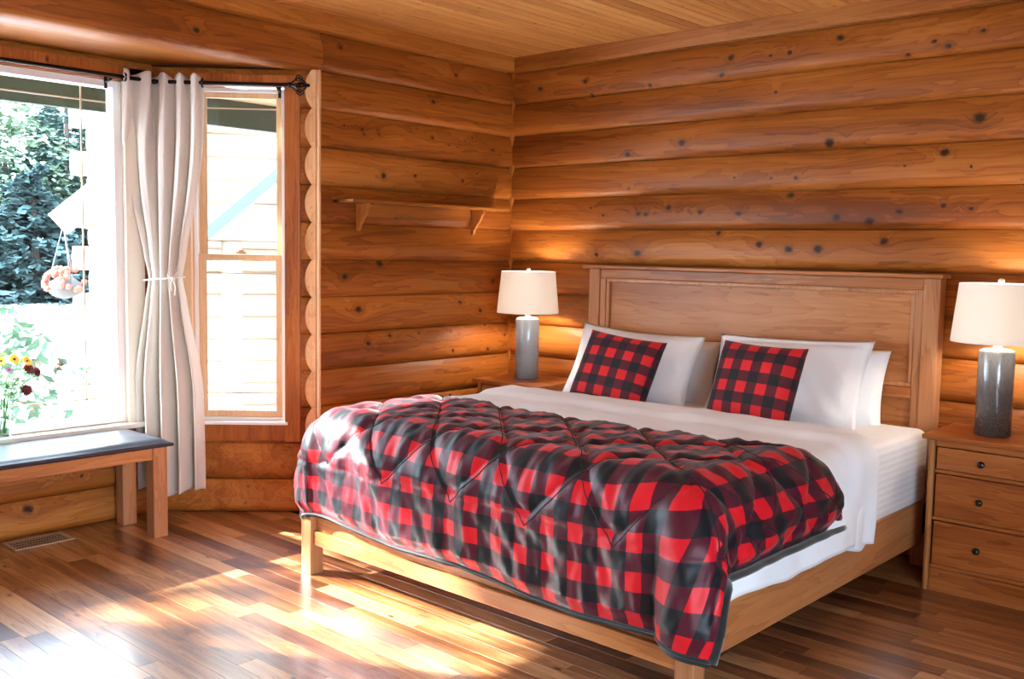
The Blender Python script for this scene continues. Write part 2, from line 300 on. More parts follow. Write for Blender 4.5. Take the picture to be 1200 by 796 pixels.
# ------------------------------------------------------------------ room shell
PITCH = .2033; ZTOP = 2.6236
ZS = [ZTOP-PITCH*k for k in range(0, 14)]            # seams, from the crown board down
CEIL = 2.715
D45 = Vector((-1, -1, 0)).normalized()               # direction of the near bay wall, away from the left wall
def log(name, p0, p1, z0, z1, nrm, mat_, parent, sag=.031, seed=0, nl=22, back=.03, label=None):
    """a milled log: flat back, bulging face towards nrm"""
    p0 = Vector((p0[0], p0[1], 0)); p1 = Vector((p1[0], p1[1], 0)); nrm = Vector((nrm[0], nrm[1], 0)).normalized()
    d = p1-p0; ln = d.length; rg = random.Random(seed); full = min(1, (z1-z0)/PITCH)
    nl = max(2, int(ln/.22)); bm = bmesh.new(); rings = []; off = rg.uniform(0, 50); NP = 14
    lean = rg.uniform(-.10, .04)
    for i in range(nl+1):
        p = p0+d*(i/nl); s_ = i/nl*ln
        wob = noise.noise(Vector((s_*.9, off, 0)))*.004; hz = noise.noise(Vector((s_*.6, off+9, 0)))*.0035
        ring = [bm.verts.new(p-nrm*back+Vector((0, 0, z0))), bm.verts.new(p-nrm*back+Vector((0, 0, z1)))]
        for k in range(NP+1):
            t = 1-k/NP; pk = .36+lean
            q = (pk-t)/pk if t < pk else (t-pk)/(1-pk)
            bul = (sag*full+wob)*(1-q**(3.2 if t < pk else 2.3))
            ring.append(bm.verts.new(p+nrm*(bul-.004)+Vector((0, 0, z0+.0015+(z1-z0-.003)*t+hz*math.sin(math.pi*t)))))
        rings.append(ring)
    n = len(rings[0])
    for i in range(nl):
        for k in range(n):
            fc = bm.faces.new((rings[i][k], rings[i][(k+1) % n], rings[i+1][(k+1) % n], rings[i+1][k]))
    bm.faces.new(rings[0][::-1]); bm.faces.new(rings[-1]); bmesh.ops.recalc_face_normals(bm, faces=bm.faces)
    return obj(name, bm, mat_, parent, smooth=True, auto=50, label=label)
XR, YR = 5.6, -6.4                                   # far corner of the room behind the camera
wall_back = struct('wall_back', B(-.06, XR+.15, .03, .16, -.10, CEIL), M_gap)
wall_left = struct('wall_left', B(-.16, -.03, -1.56, .12, -.10, CEIL), M_gap)
for k in range(len(ZS)-1):
    z1, z0 = ZS[k], max(0, ZS[k+1])
    if z1 <= .01: break
    log('log', (0, 0), (XR, 0), z0, z1, (0, -1), M_back, wall_back, seed=k)
    log('log', (0, -1.569 if k else -1.545), (0, -.0), z0, z1, (1, 0), M_left, wall_left, seed=k+20)
# header log over the bay opening (runs on in line with the top log of the left wall)
hd = log('log', (0, -4.95), (0, -1.549), ZS[1]-.004, ZS[0], (1, 0), M_left, wall_left, seed=77, back=.10, sag=.034, label='long header log bridging the window bay')
log('log', (0, YR), (0, -4.952), ZS[1], ZS[0], (1, 0), M_left, wall_left, seed=78)
for k in range(1, 13):
    z1, z0 = ZS[k], max(0, ZS[k+1])
    if z1 <= .01: break
    log('log', (0, YR), (0, -4.95), z0, z1, (1, 0), M_left, wall_left, seed=k+50)
struct('backing', B(-.16, -.03, YR, -4.96, -.10, CEIL), M_gap, wall_left)
# crown boards
struct('trim_1', B(0, XR, -.055, .03, ZTOP, CEIL), M_trimx, bevel=.004)
struct('trim_2', B(-.03, .060, YR, -.0555, ZTOP, CEIL), M_trimy, bevel=.004)
# scribed strip in the corner, stick at the edge of the bay
bm = B(-.002, .022, -.022, .002, 0, ZTOP); struct('trim_3', bm, M_trim, bevel=.003)
struct('trim_4', OB((.022, -1.580, ZS[1]/2), (1, 0), .022, .007, ZS[1]/2-.001), wood('stick_pine', (.5, .24, .09), (.68, .38, .18), (.78, .5, .28), 2, .5, None, vary=.1, across=14, along=1), bevel=.002)
# ceiling of tongue and groove boards running along y
ceil = struct('ceiling', B(-.85, XR+.15, YR-.15, .16, CEIL+.022, CEIL+.10), M_gap)
x = -.02; i = 0
prof = [(0, .004), (.003, 0), (.064, 0), (.067, .004), (.070, 0), (.131, 0), (.134, .004)]
rg = random.Random(3)
while x < XR:
    bm = bmesh.new(); y0, y1 = YR, .02
    cuts = [y0, y1]
    if i % 3 == 1: cuts = [y0, -1.2-rg.random()*2.5, y1]
    if i % 3 == 2: cuts = [y0, -2.8-rg.random()*2.5, y1]
    for a, c in zip(cuts[:-1], cuts[1:]):
        bm = bmesh.new(); A = []; Bv = []
        for px, dz in [(0, .02)]+prof+[(.134, .02)]:
            A.append(bm.verts.new((x+px, a+.0006, CEIL+dz))); Bv.append(bm.verts.new((x+px, c-.0006, CEIL+dz)))
        for k in range(len(A)-1): bm.faces.new((A[k], A[k+1], Bv[k+1], Bv[k]))
        bm.faces.new((A[-1], A[0], Bv[0], Bv[-1])); bm.faces.new(A[::-1]); bm.faces.new(Bv)
        bmesh.ops.recalc_face_normals(bm, faces=bm.faces)
        obj('plank', bm, M_ceil, ceil)
    x += .1355; i += 1
# bay: ceiling, far window wall, two angled window walls
BX = -.617; CY = -2.188; CY2 = -4.333; BZ = 2.432
bm = bmesh.new()
def prism(pts, z0, z1, bm=None):
    bm = bm or bmesh.new(); a = [bm.verts.new((p[0], p[1], z0)) for p in pts]; c = [bm.verts.new((p[0], p[1], z1)) for p in pts]
    bm.faces.new(a[::-1]); bm.faces.new(c)
    for k in range(len(pts)): bm.faces.new((a[k], a[(k+1) % len(pts)], c[(k+1) % len(pts)], c[k]))
    bmesh.ops.recalc_face_normals(bm, faces=bm.faces); return bm
struct('ceiling_bay', prism([(-.02, -1.50), (-.75, -2.23), (-.75, -4.29), (-.02, -5.02)], BZ, BZ+.25), M_trimy)
ww = bpy.data.objects.new('wall_window', None); finish(ww); ww['kind'] = 'structure'
wy0, wy1 = -4.16, -2.36                               # the picture window's frame
def wall_box(*a): return struct('backing', B(*a), M_gap, ww)
wall_box(BX-.12, BX-.03, CY2-.04, CY+.04, -.10, .42); wall_box(BX-.12, BX-.03, CY2-.04, CY+.04, 2.40, BZ+.1)
wall_box(BX-.12, BX-.03, wy1+.055, CY+.04, .42, 2.40); wall_box(BX-.12, BX-.03, CY2-.04, wy0-.055, .42, 2.40)
for k in range(10, 13):
    z1, z0 = min(ZS[k], .505), max(0, ZS[k+1])
    if z1 <= .01: break
    log('log', (BX, CY2), (BX, CY), z0, min(z1, ZS[k]) if k > 10 else z1, (1, 0), M_bayw, ww, seed=k+90)
log('log', (BX, CY2), (BX, CY), 2.36, BZ, (1, 0), M_bayw, ww, seed=120, sag=.03)
for a, c in ((wy1+.05, CY), (CY2, wy0-.05)):
    for k in range(1, 11):
        z1, z0 = min(ZS[k], 2.36), max(ZS[k+1], .505)
        if z1-z0 > .02: log('log', (BX, a), (BX, c), z0, z1, (1, 0), M_bayw, ww, seed=k+130)
def angled(name, A, dirv, nrm, seed, near):
    """angled bay wall from A along dirv; window opening from s=.164 to .66"""
    wb_ = bpy.data.objects.new(name, None); finish(wb_); wb_['kind'] = 'structure'
    L_ = .873; A = Vector((A[0], A[1], 0)); dirv = Vector(dirv).normalized(); nrm = Vector(nrm).normalized()
    def P(s, o=0): return A+dirv*s+nrm*o
    def back(s0, s1, z0, z1):
        c = P((s0+s1)/2, -.075); struct('backing', OB((c.x, c.y, (z0+z1)/2), dirv, (s1-s0)/2, .045, (z1-z0)/2), M_gap, wb_)
    back(-.02, L_+.04, -.10, .40); back(-.02, L_+.04, 2.36, BZ+.1); back(-.02, .13, .40, 2.36); back(.70, L_+.04, .40, 2.36)
    for k in range(1, 13):
        z1, z0 = ZS[k], max(0, ZS[k+1])
        if z1 <= .01: break
        if z0 >= .38-.2 and z1 > .42:
            if k == 1: log('log', P(0)[:2], P(L_)[:2], max(z0, 2.33), min(z1, BZ), nrm, M_log, wb_, seed=seed+k, sag=.03)
            zz0, zz1 = max(z0, .41), min(z1, 2.33 if k == 1 else z1)
            if zz1-zz0 > .02:
                log('log', P(0.0)[:2], P(.10)[:2], zz0, zz1, nrm, M_log, wb_, seed=seed+k, sag=.02)
                log('log', P(.70)[:2], P(L_)[:2], zz0, zz1, nrm, M_log, wb_, seed=seed+k+30, sag=.03)
            if z0 < .405 < z1: log('log', P(0)[:2], P(L_)[:2], z0, .405, nrm, M_log, wb_, seed=seed+k+60, sag=.036)
        else: log('log', P(0)[:2], P(L_)[:2], z0, z1, nrm, M_log, wb_, seed=seed+k+60)
    # half-round scribed log ends beside the stick
    if near:
        for k in range(1, 11):
            z1, z0 = ZS[k], ZS[k+1]
            if z0 < .3: z0 = .405
            bm = bmesh.new(); n = 14; pts = []
            for i in range(n+1):
                t = -1+2*i/n; pts.append((.022+.036*(1-abs(t)**2.2), (z0+z1)/2+t*(z1-z0)/2*.995))
            pts = [(.0, z0)]+pts+[(.0, z1)]
            fr, bk = [], []
            for s, z in pts:
                a_ = P(s, .030); b_ = P(s, .012)
                fr.append(bm.verts.new((a_.x, a_.y, z))); bk.append(bm.verts.new((b_.x, b_.y, z)))
            bm.faces.new(fr); bm.faces.new(bk[::-1])
            for i in range(len(pts)): j = (i+1) % len(pts); bm.faces.new((fr[i], fr[j], bk[j], bk[i]))
            bmesh.ops.recalc_face_normals(bm, faces=bm.faces)
            obj('log_end', bm, M_end, wb_)
    return P, wb_
P2, wall_bay = angled('wall_bay_near_bed', (0, -1.571), (-1, -1, 0), (1, -1, 0), 200, True)
P3, wall_bay3 = angled('wall_bay_far', (0, -4.950), (-1, 1, 0), (1, 1, 0), 300, False)
# ------------------------------------------------------------------ windows
def pane_window(name, P, s0, s1, z0, z1, frame_mat, sash_mat, fw, nrm, dirv, split=None, grid_s=(), grid_z=(), sw=.035, off=-.02):
    W = bpy.data.objects.new(name, None); finish(W); W['kind'] = 'structure'
    def bar(nm, a, c, za, zb, d0, d1, m_, par=W, bevel=.003):
        q = P((a+c)/2, (d0+d1)/2); return obj(nm, OB((q.x, q.y, (za+zb)/2), dirv, (c-a)/2, (d1-d0)/2, (zb-za)/2), m_, par, bevel=bevel)
    bar('frame_side', s0, s0+fw, z0, z1, off-.06, off+.02, frame_mat); bar('frame_side', s1-fw, s1, z0, z1, off-.06, off+.02, frame_mat)
    bar('frame_head', s0+fw, s1-fw, z1-fw*.8, z1, off-.06, off+.02, frame_mat); bar('frame_sill', s0+fw, s1-fw, z0, z0+fw*.8, off-.06, off+.02, frame_mat)
    secs = [(z0+fw*.8, z1-fw*.8, 0)] if not split else [(z0+fw*.8, split+.018, .012), (split-.018, z1-fw*.8, -.018)]
    for (a, c, o) in secs:
        S = None
        if split:
            S = bar('sash', s0+fw, s0+fw+sw, a, c, off-.03+o, off-.002+o, sash_mat); bar('sash_stile', s1-fw-sw, s1-fw, a, c, off-.03+o, off-.002+o, sash_mat, S)
            bar('sash_rail', s0+fw+sw, s1-fw-sw, a, a+sw, off-.03+o, off-.002+o, sash_mat, S); bar('sash_rail', s0+fw+sw, s1-fw-sw, c-sw*.8, c, off-.03+o, off-.002+o, sash_mat, S)
            g0, g1, h0, h1 = s0+fw+sw-.004, s1-fw-sw+.004, a+sw-.004, c-sw*.8+.004
        else: g0, g1, h0, h1 = s0+fw-.004, s1-fw+.004, a-.004, c+.004
        q = P((g0+g1)/2, off-.016+o)
        obj('pane', OB((q.x, q.y, (h0+h1)/2), dirv, (g1-g0)/2, .0015, (h1-h0)/2), M_glass, S or W)
        for gs in grid_s: bar('muntin', gs-.0035, gs+.0035, h0, h1, off-.0145+o, off-.0085+o, M_muntin, S or W, 0)
        for gz in grid_z:
            if h0 < gz < h1: bar('muntin', g0, g1, gz-.0035, gz+.0035, off-.0145+o, off-.0085+o, M_muntin, S or W, 0)
    return W, bar
M_cream = simple('cream_paint', (.78, .72, .60), .35)
M_muntin = simple('brass_muntin', (.62, .50, .34), .35, .2)
def P1(s, o=0): return Vector((BX+o, wy0+s, 0))      # s runs from the far frame edge towards the bay corner
WL = wy1-wy0
W1, bar1 = pane_window('window_1', P1, 0, WL, .525, 2.315, M_white, M_white, .045, (1, 0), (0, 1, 0), None, (WL-.20, .20), (2.205, .66))
for (a, c, za, zb) in ((WL-.002, WL+.10, .505, 2.39), (-.10, .002, .505, 2.39)):
    bar1('casing', a, c, za, zb, -.02, .035, M_cream)
bar1('casing', -.10, WL+.10, 2.318, 2.40, -.02, .035, M_redtrim)
bar1('stool', -.12, WL+.12, .495, .522, -.06, .075, simple('sill_cream', (.78, .72, .62), .25))
W2, bar2 = pane_window('window_2', P2, .166, .66, .515, 2.315, M_white, M_sash, .022, (1, -1), D45, 1.41, (.215, .60), (2.215, 1.50, 1.325, .665))
bar2('casing', .084, .165, .405, 2.325, -.02, .045, M_redtrim)
bar2('casing', .661, .76, .405, 2.325, -.02, .045, M_sash)
bar2('casing', .084, .76, 2.326, 2.385, -.02, .045, M_redtrim)
bar2('stool', .150, .665, .498, .514, -.05, .055, M_white)
bar2('apron', .166, .66, .408, .497, -.02, .028, M_redtrim)
bm = bmesh.new(); q = P2(.405, .006); OB((q.x, q.y, 1.437), D45, .028, .010, .007, bm); OB((q.x, q.y, 1.447), D45, .012, .008, .006, bm)
obj('sash_lock', bm, M_sash, W2, bevel=.002)
W3, bar3 = pane_window('window_3', P3, .166, .66, .515, 2.315, M_white, M_sash, .022, (1, 1), (-1, 1, 0), 1.41, (.215, .60), (2.215, 1.50, 1.325, .665))
bar3('casing', .084, .165, .405, 2.325, -.02, .045, M_redtrim); bar3('casing', .661, .76, .405, 2.325, -.02, .045, M_sash)
bar3('casing', .084, .76, 2.326, 2.385, -.02, .045, M_redtrim); bar3('stool', .150, .665, .498, .514, -.05, .055, M_white); bar3('apron', .166, .66, .408, .497, -.02, .028, M_redtrim)
portal((BX-.10, (wy0+wy1)/2, 1.42), (1, 0, 0), 1.8, 1.8)
q = P2(.41, -.11); portal((q.x, q.y, 1.42), (1, -1, 0), .52, 1.85)
q = P3(.41, -.11); portal((q.x, q.y, 1.42), (1, 1, 0), .52, 1.85)
# rest of the shell, behind the camera
rw0, rw1, rz0, rz1 = -5.7, -3.1, .35, 2.05
bm = B(XR, XR+.15, YR-.1, rw0, -.10, CEIL+.02); B(XR, XR+.15, rw1, .16, -.10, CEIL+.02, bm); B(XR, XR+.15, rw0, rw1, rz1, CEIL+.02, bm); B(XR, XR+.15, rw0, rw1, -.10, rz0, bm)
struct('wall_right', bm, M_log)
struct('wall_rear', B(-.16, XR, YR-.15, YR, -.10, CEIL+.02), M_log)
def P4(s, o=0): return Vector((XR-o, rw0+s, 0))
W4, bar4 = pane_window('window_4', P4, 0, rw1-rw0, rz0, rz1, M_white, M_white, .045, (-1, 0), (0, 1, 0), None, ((rw1-rw0)/2,), (), off=-.03)
portal((XR+.12, (rw0+rw1)/2, (rz0+rz1)/2), (-1, 0, 0), rw1-rw0, rz1-rz0)
# ------------------------------------------------------------------ floor
floor = struct('floor', B(-.72, XR+.1, YR-.1, .12, -.12, -.019), M_gap)
rg = random.Random(11); PW = .0835; y = -.005; parts = 0; rest = bmesh.new()
def plank_bm(x0, x1, y0, y1, bm=None):
    bm = bm or bmesh.new(); g = .0005; h = .0009
    lo = [bm.verts.new(p) for p in ((x0+g, y0+g, -.018), (x1-g, y0+g, -.018), (x1-g, y1-g, -.018), (x0+g, y1-g, -.018))]
    md = [bm.verts.new(p) for p in ((x0+g, y0+g, -.0008), (x1-g, y0+g, -.0008), (x1-g, y1-g, -.0008), (x0+g, y1-g, -.0008))]
    tp = [bm.verts.new(p) for p in ((x0+h, y0+h, 0), (x1-h, y0+h, 0), (x1-h, y1-h, 0), (x0+h, y1-h, 0))]
    for a, c in ((lo, md), (md, tp)):
        for k in range(4): bm.faces.new((a[k], a[(k+1) % 4], c[(k+1) % 4], c[k]))
    bm.faces.new(tp); return bm
from mathutils.geometry import intersect_point_line
def seen(px, py):
    d = Vector((px, py, 0))-cam.matrix_world.translation; z = d.dot(f)
    if z < .3: return False
    uu = 600+1161*d.dot(r)/z; vv = 398-1161*d.dot(u)/z
    return -60 < uu < 1260 and vv < 900
while y > YR:
    y1 = y; y0 = y-PW; x = (-.62 if (y > -4.95 and y < -1.55) else .0)-rg.random()*.0; first = True
    if not (-4.9 < y < -1.6): x = 0.0
    else: x = max(BX-.03, y0+1.571-.03, -(y1+4.95)-.03)
    while x < XR-.02:
        ln = rg.choice((.38, .5, .62, .75, .9, 1.1, 1.3))*(rg.random()*.6+.4 if first else 1); first = False
        x1 = min(XR, x+ln)
        if XR-x1 < .2: x1 = XR
        hid = (.95 < x and x1 < 2.7 and -1.9 < y1 < 0)
        if seen(x, y) or seen(x1, y0) or seen((x+x1)/2, y):
            if parts < 296 and not hid: obj('plank', plank_bm(x, x1, y0, y1), M_floor, floor); parts += 1
            else: plank_bm(x, x1, y0, y1, rest)
        else: plank_bm(x, x1, y0, y1, rest)
        x = x1
    y = y0
tag(obj('plank_field', rest, M_floor, floor), kind='stuff')
print('floor planks', parts)
# ------------------------------------------------------------------ bed
X0, X1 = .80, 2.86; YF = -2.25                         # frame sides, front of the foot legs
bed = thing('king_bed', 'wide maple bed frame with panelled headboard and square foot legs', 'bed', (1.82, -1.15, 0))
hb = obj('headboard_rail', B(.83, 2.74, -.10, -.045, 1.322, 1.376), M_bed, bed, bevel=.004)
obj('headboard_cap', B(.715, 2.835, -.135, -.025, 1.377, 1.397), M_bed, bed, bevel=.005)
for a, c in ((.752, .828), (2.742, 2.818)):
    obj('headboard_post', B(a, c, -.112, -.036, 0, 1.376), M_bedz, bed, bevel=.004)
for a, c in ((.829, .868), (2.702, 2.741)):
    obj('headboard_stile', B(a, c, -.100, -.046, .45, 1.321), M_bedz, bed, bevel=.004)
bm = B(.869, 2.701, -.076, -.05, .852, 1.321); pn = obj('headboard_panel', bm, M_bed, bed)
bm = bmesh.new(); m_ = .022                            # bead moulding round the recessed panel
for a, c, za, zb in ((.869, 2.701, 1.299, 1.321), (.869, 2.701, .852, .874), (.869, .891, .874, 1.299), (2.679, 2.701, .874, 1.299)): B(a, c, -.096, -.0765, za, zb, bm)
obj('moulding', bm, M_bedz, pn, bevel=.006)
obj('headboard_ledge', B(.869, 2.701, -.104, -.05, .800, .8515), M_bed, bed, bevel=.006)
obj('headboard_lower_panel', B(.869, 2.701, -.084, -.05, .30, .7995), M_bed, bed)
obj('side_rail', B(X1-.075, X1-.045, YF+.071, -.17, .135, .335), M_bedy, bed, bevel=.005)
obj('side_rail', B(X0+.045, X0+.075, YF+.071, -.113, .135, .335), M_bedy, bed, bevel=.005)
obj('foot_rail', B(X0+.071, X1-.071, YF+.030, YF+.055, .205, .335), M_bed, bed, bevel=.004)
obj('foot_rail', B(X0+.071, X1-.071, YF+.012, YF+.058, .140, .204), M_bed, bed, bevel=.005)
for a, c in ((X0, X0+.07), (X1-.07, X1)):
    obj('leg', B(a, c, YF, YF+.07, 0, .315), M_bedz, bed, bevel=.004)
for k in range(8): obj('slat', B(X0+.08, X1-.08, -.40-k*.235, -.31-k*.235, .30, .318), M_bed, bed, bevel=.003)
obj('rail_gap_shade', B(X1-.072, X1-.048, -.169, -.113, .17, .31), M_black, bed)  # made-up black block standing in for the shade at the rail end
# mattress with fitted sheet
def rbox(x0, x1, y0, y1, z0, z1, rx, rz, n=10):
    bm = B(x0, x1, y0, y1, z0, z1)
    bmesh.ops.bevel(bm, geom=[e for e in bm.edges], offset=rx, segments=6, affect='EDGES', profile=.55); return bm
MT = .672
mattress = obj('mattress', rbox(.845, 2.815, -2.20, -.125, .32, MT, .055, .05), M_sheet, None, (1.82, -1.15, .32), smooth=True)
tag(mattress, 'thick mattress in a white striped fitted sheet on the bed frame', 'mattress')
# ------------------------------------------------------------------ drapes on the bed
BXL, BXR, BYF = .835, 2.825, -2.215                    # mattress edges
def drape(a, b_, ztop, out, rnd=.05):
    """a, b_: cloth coordinates (metres) in the frame of the mattress top. The cloth bends over the mattress edge and hangs."""
    dl = max(0, BXL+rnd-a); dr = max(0, a-(BXR-rnd)); df = max(0, (BYF+rnd)-b_)
    ds = dr if dr > 0 else dl; sgn = 1 if dr > 0 else -1
    bx = min(max(a, BXL+rnd), BXR-rnd); by = max(b_, BYF+rnd)
    pw_ = 6.0 if dr > 0 else 8.0
    d = (ds**pw_+df**pw_)**(1/pw_)
    if d < 1e-6: return Vector((bx, by, ztop)), 0, Vector((0, 0, 1))
    th = math.atan2(df, ds*(1.9 if dr > 0 else 1))
    arc = rnd*math.pi/2
    if d < arc: ph = d/rnd; ho = rnd*math.sin(ph); dn = rnd*(1-math.cos(ph))
    else: ho = rnd; dn = rnd+(d-arc)
    flare = out*min(1, dn/.15)+((.14 if dr > 0 else .03) if out > .02 else .02)*math.sin(2*th)*min(1, dn/.4)
    ho += flare
    nx, ny = sgn*math.cos(th), -math.sin(th)
    nrm = Vector((nx, ny, 0)) if d >= arc else Vector((nx*math.sin(ph), ny*math.sin(ph), math.cos(ph)))
    return Vector((bx+nx*ho, by+ny*ho, ztop-dn)), d, nrm
# the white duvet, with its top folded back into a thick band
def duvet_pt(s, t):
    a = (BXL-.34)+s*((BXR+.345)-(BXL-.34)); over_r = max(0, a-BXR+.05)
    b0 = -.86-.03*math.sin(a*2.1)-.04*sm(2.6, 3.1, a); b1 = BYF+.03
    b_ = b0+(b1-b0)*t
    zt = MT+.018
    dist = (b0-b_)
    th_ = .045*sm(0, .05, dist)*(1-.42*sm(.20, .30, dist)-.35*sm(.5, .64, dist))
    puff = .010*noise.noise(Vector((a*3.2, b_*3.2, 2)))+.006*noise.noise(Vector((a*9, b_*9, 5)))
    p, d, nr = drape(a, b_, zt, .008, .055)
    wob_ = .020*math.sin(b_*13+2*noise.noise(Vector((b_*2, 3, 0))))*sm(.10, .33, d)*(1-.75*sm(.45, .65, dist))
    k = th_+puff+.004
    q = p+nr*(k+wob_*(0 if nr.z > .5 else 1))
    if d > .25: q.z += .014*math.sin(b_*9.0)*sm(.25, .34, d)
    return q
bm = grid(duvet_pt, 150, 110)
duvet = obj('white_duvet', bm, M_duvet, None, (1.82, -1.5, MT), smooth=True)
tag(duvet, 'white duvet with its upper edge folded over, hanging down the bed side', 'duvet')
sol = duvet.modifiers.new('thick', 'SOLIDIFY'); sol.thickness = .012; sol.offset = -1
# folded sheet corner hanging beside the turned down edge
def flap_pt(s, t):
    a = 2.50+s*(.325+.35); b_ = -.80-.42*t-.05*s
    p, d, nr = drape(a, b_, MT+.012, .010, .055)
    q = p+nr*(.030+.012*math.sin(b_*19+s*3)*sm(.05, .3, d)+.012*noise.noise(Vector((a*5, b_*5, 8))))
    if t < .1: q = q-nr*.02*(1-t/.1)
    if d > .3: q.z += .018*math.sin(b_*14)
    return q
fl = obj('bed_sheet', grid(flap_pt, 50, 36), M_duvet, None, (2.7, -.95, MT), smooth=True)
tag(fl, 'white top sheet turned back, its corner hanging near the headboard', 'sheet')
sol = fl.modifiers.new('thick', 'SOLIDIFY'); sol.thickness = .006; sol.offset = -1
# plaid comforter: diamond quilting, bunched at the foot
CL, CR, CB, CF = BXL-.36, BXR+.245, -1.49, BYF-.395
TIPY = -2.215-.155
def comforter_disp(a, b_, d):
    q1 = ((a-1.80)-(b_-TIPY))/.385; q2 = ((a-1.80)+(b_-TIPY))/.385
    d1 = abs(q1-round(q1))*.385/1.414; d2 = abs(q2-round(q2))*.385/1.414
    top = sm(TIPY-.01, TIPY+.01, b_); 
    def puff(x): return min(1, (x/.045))**.45
    pl = (puff(d1)*puff(d2))*top+(1-top)*puff(min(d1+9*top, max(0, TIPY-b_)+.0) if False else max(0.0, TIPY-b_+.02))
    low = sm(.06, .25, d)
    fold = (math.sin(a*26+5*noise.noise(Vector((a*1.6, b_*1.1, 0)))+b_*4)*.5+noise.noise(Vector((a*11, b_*2.4, 3))))*low
    wr = noise.noise(Vector((a*16+b_*9, b_*5-a*3, 7)))*.005+noise.noise(Vector((a*34, b_*16, 9)))*.0025
    big = .012*noise.noise(Vector((a*2.3, b_*2.6, 1)))
    return max(.004, (.010+.021*pl+big)+0+fold*.014+wr*(.6+pl*1.2))
def comf_pt(s, t):
    a = CL+s*(CR-CL); b_ = CB+(CF-CB)*t
    b_ += (.02*math.sin(a*2.4+.5)+.24*sm(2.45, 3.07, a))*(1-t)-.045*sm(.8, 2.6, a)*t
    p, d, nr = drape(a, b_, MT+.062, .050, .095)
    e = min(s*(CR-CL), (1-s)*(CR-CL), t*abs(CF-CB), (1-t)*abs(CF-CB))
    k = comforter_disp(a, b_, d)*(.25+.75*sm(0, .05, e))
    q = p+nr*k
    if d > .2: q.z += .010*math.sin(a*7+1)*sm(.2, .4, d)
    return q
bm = grid(comf_pt, 300, 170, lambda s, t: (CL+s*(CR-CL), CB+(CF-CB)*t))
# lower face and binding
comf = obj('plaid_comforter', bm, M_plaid, None, (1.82, -1.9, MT), smooth=True)
tag(comf, 'quilted red and black buffalo plaid comforter draped over the foot of the bed', 'comforter')
def lining(s, t):
    s2 = -.006+s*1.012; t2 = -.004+t*1.022
    a = CL+s2*(CR-CL); b_ = CB+(CF-CB)*t2; b_ += (.02*math.sin(a*2.4+.5)+.24*sm(2.45, 3.07, a))*(1-t2)-.045*sm(.8, 2.6, a)*t2
    p, d, nr = drape(a, b_, MT+.056, .046, .09); q = p+nr*(.001+.004*math.sin(a*26+5*noise.noise(Vector((a*1.6, b_*1.1, 0)))+b_*4)*sm(.06, .25, d))
    if d > .2: q.z += .010*math.sin(a*7+1)*sm(.2, .4, d)
    return q
ln_ = obj('fleece_lining', grid(lining, 120, 70), M_fleece, comf, smooth=True, label='black fleece lining showing along the hem')
def rim(fn, npt, rad):
    pts = [fn(i/npt) for i in range(npt+1)]; return tube(pts, rad, 8)
bmr = bmesh.new()
RIMS = (lambda t: comf_pt(1.002, t)+Vector((.004, 0, -.008)), lambda s: comf_pt(s, 1.004)+Vector((0, .004, -.004)), lambda t: comf_pt(-.002, t))
for fn in RIMS:
    pts = [fn(i/60) for i in range(61)]; tube(pts, .014 if fn is RIMS[0] else .006, 8, bmr)
obj('fleece_binding', bmr, M_fleece, comf, smooth=True, label='thick black fleece edge binding')
bms = bmesh.new()
for fam in (0, 1):
    for k in range(-9, 10):
        run = []
        for i in range(81):
            b_ = TIPY+(CB-.01-TIPY)*i/80; a = 1.80+k*.385+((b_-TIPY) if fam == 0 else -(b_-TIPY))
            if not (CL+.02 < a < CR-.02): 
                if len(run) > 2: tube(run, .0022, 5, bms)
                run = []; continue
            bb = b_-(-.045*sm(.8, 2.6, a)*((b_-CB)/(CF-CB)))*0
            t_ = (bb-CB)/(CF-CB)
            p = comf_pt((a-CL)/(CR-CL), t_); run.append(p+Vector((0, 0, .0006)))
        if len(run) > 2: tube(run, .0022, 5, bms)
obj('stitching', bms, simple('stitch_crease_shade', (.02, .004, .008), .8), comf, smooth=True, label='diamond stitching lines, coloured dark as crease shade')  # stitch cords; their dark colour adds crease shade along the quilting
# ------------------------------------------------------------------ pillows
def pillow_bm(w_, h_, t_, flange=0, seed=0, pinch=.06, n=30, wr=.006, sag=0):
    bm = bmesh.new(); uv = bm.loops.layers.uv.new('UVMap')
    def pt(i, j, side):
        u_ = -1+2*i/n; v_ = -1+2*j/n
        iu = u_*(1-pinch*(1-v_*v_)*abs(u_)**2); iv = v_*(1-pinch*(1-u_*u_)*abs(v_)**2)
        fu = max(0, 1-(abs(u_)/(1-flange/w_*2))**3.2) if flange else max(0, 1-abs(u_)**3.2)
        fv = max(0, 1-(abs(v_)/(1-flange/h_*2))**3.2) if flange else max(0, 1-abs(v_)**3.2)
        th = (fu*fv)**.52*t_/2+.002
        x_, y_ = iu*w_/2, iv*h_/2
        nz = wr*noise.noise(Vector((x_*7+seed, y_*7, side*3)))+wr*.8*noise.noise(Vector((x_*16+y_*12, y_*6+seed, side*5)))
        if sag: y_ += -sag*(1-u_*u_)*(v_+1)/2*.5; 
        return Vector((x_, y_, side*(th+nz*(fu*fv > 0)*min(1, th/.02)) if 0 < i < n and 0 < j < n else 0))
    vv = {}
    for side in (1, -1):
        for i in range(n+1):
            for j in range(n+1):
                bd = i in (0, n) or j in (0, n)
                if bd and side == -1: vv[(i, j, -1)] = vv[(i, j, 1)]
                else: vv[(i, j, side)] = bm.verts.new(pt(i, j, side))
        for i in range(n):
            for j in range(n):
                ids = [(i, j), (i+1, j), (i+1, j+1), (i, j+1)]
                if side == -1: ids = ids[::-1]
                fc = bm.faces.new([vv[(a, c, side)] for a, c in ids])
                for l, (a, c) in zip(fc.loops, ids): l[uv].uv = ((-1+2*a/n)*w_/2, (-1+2*c/n)*h_/2)
    return bm
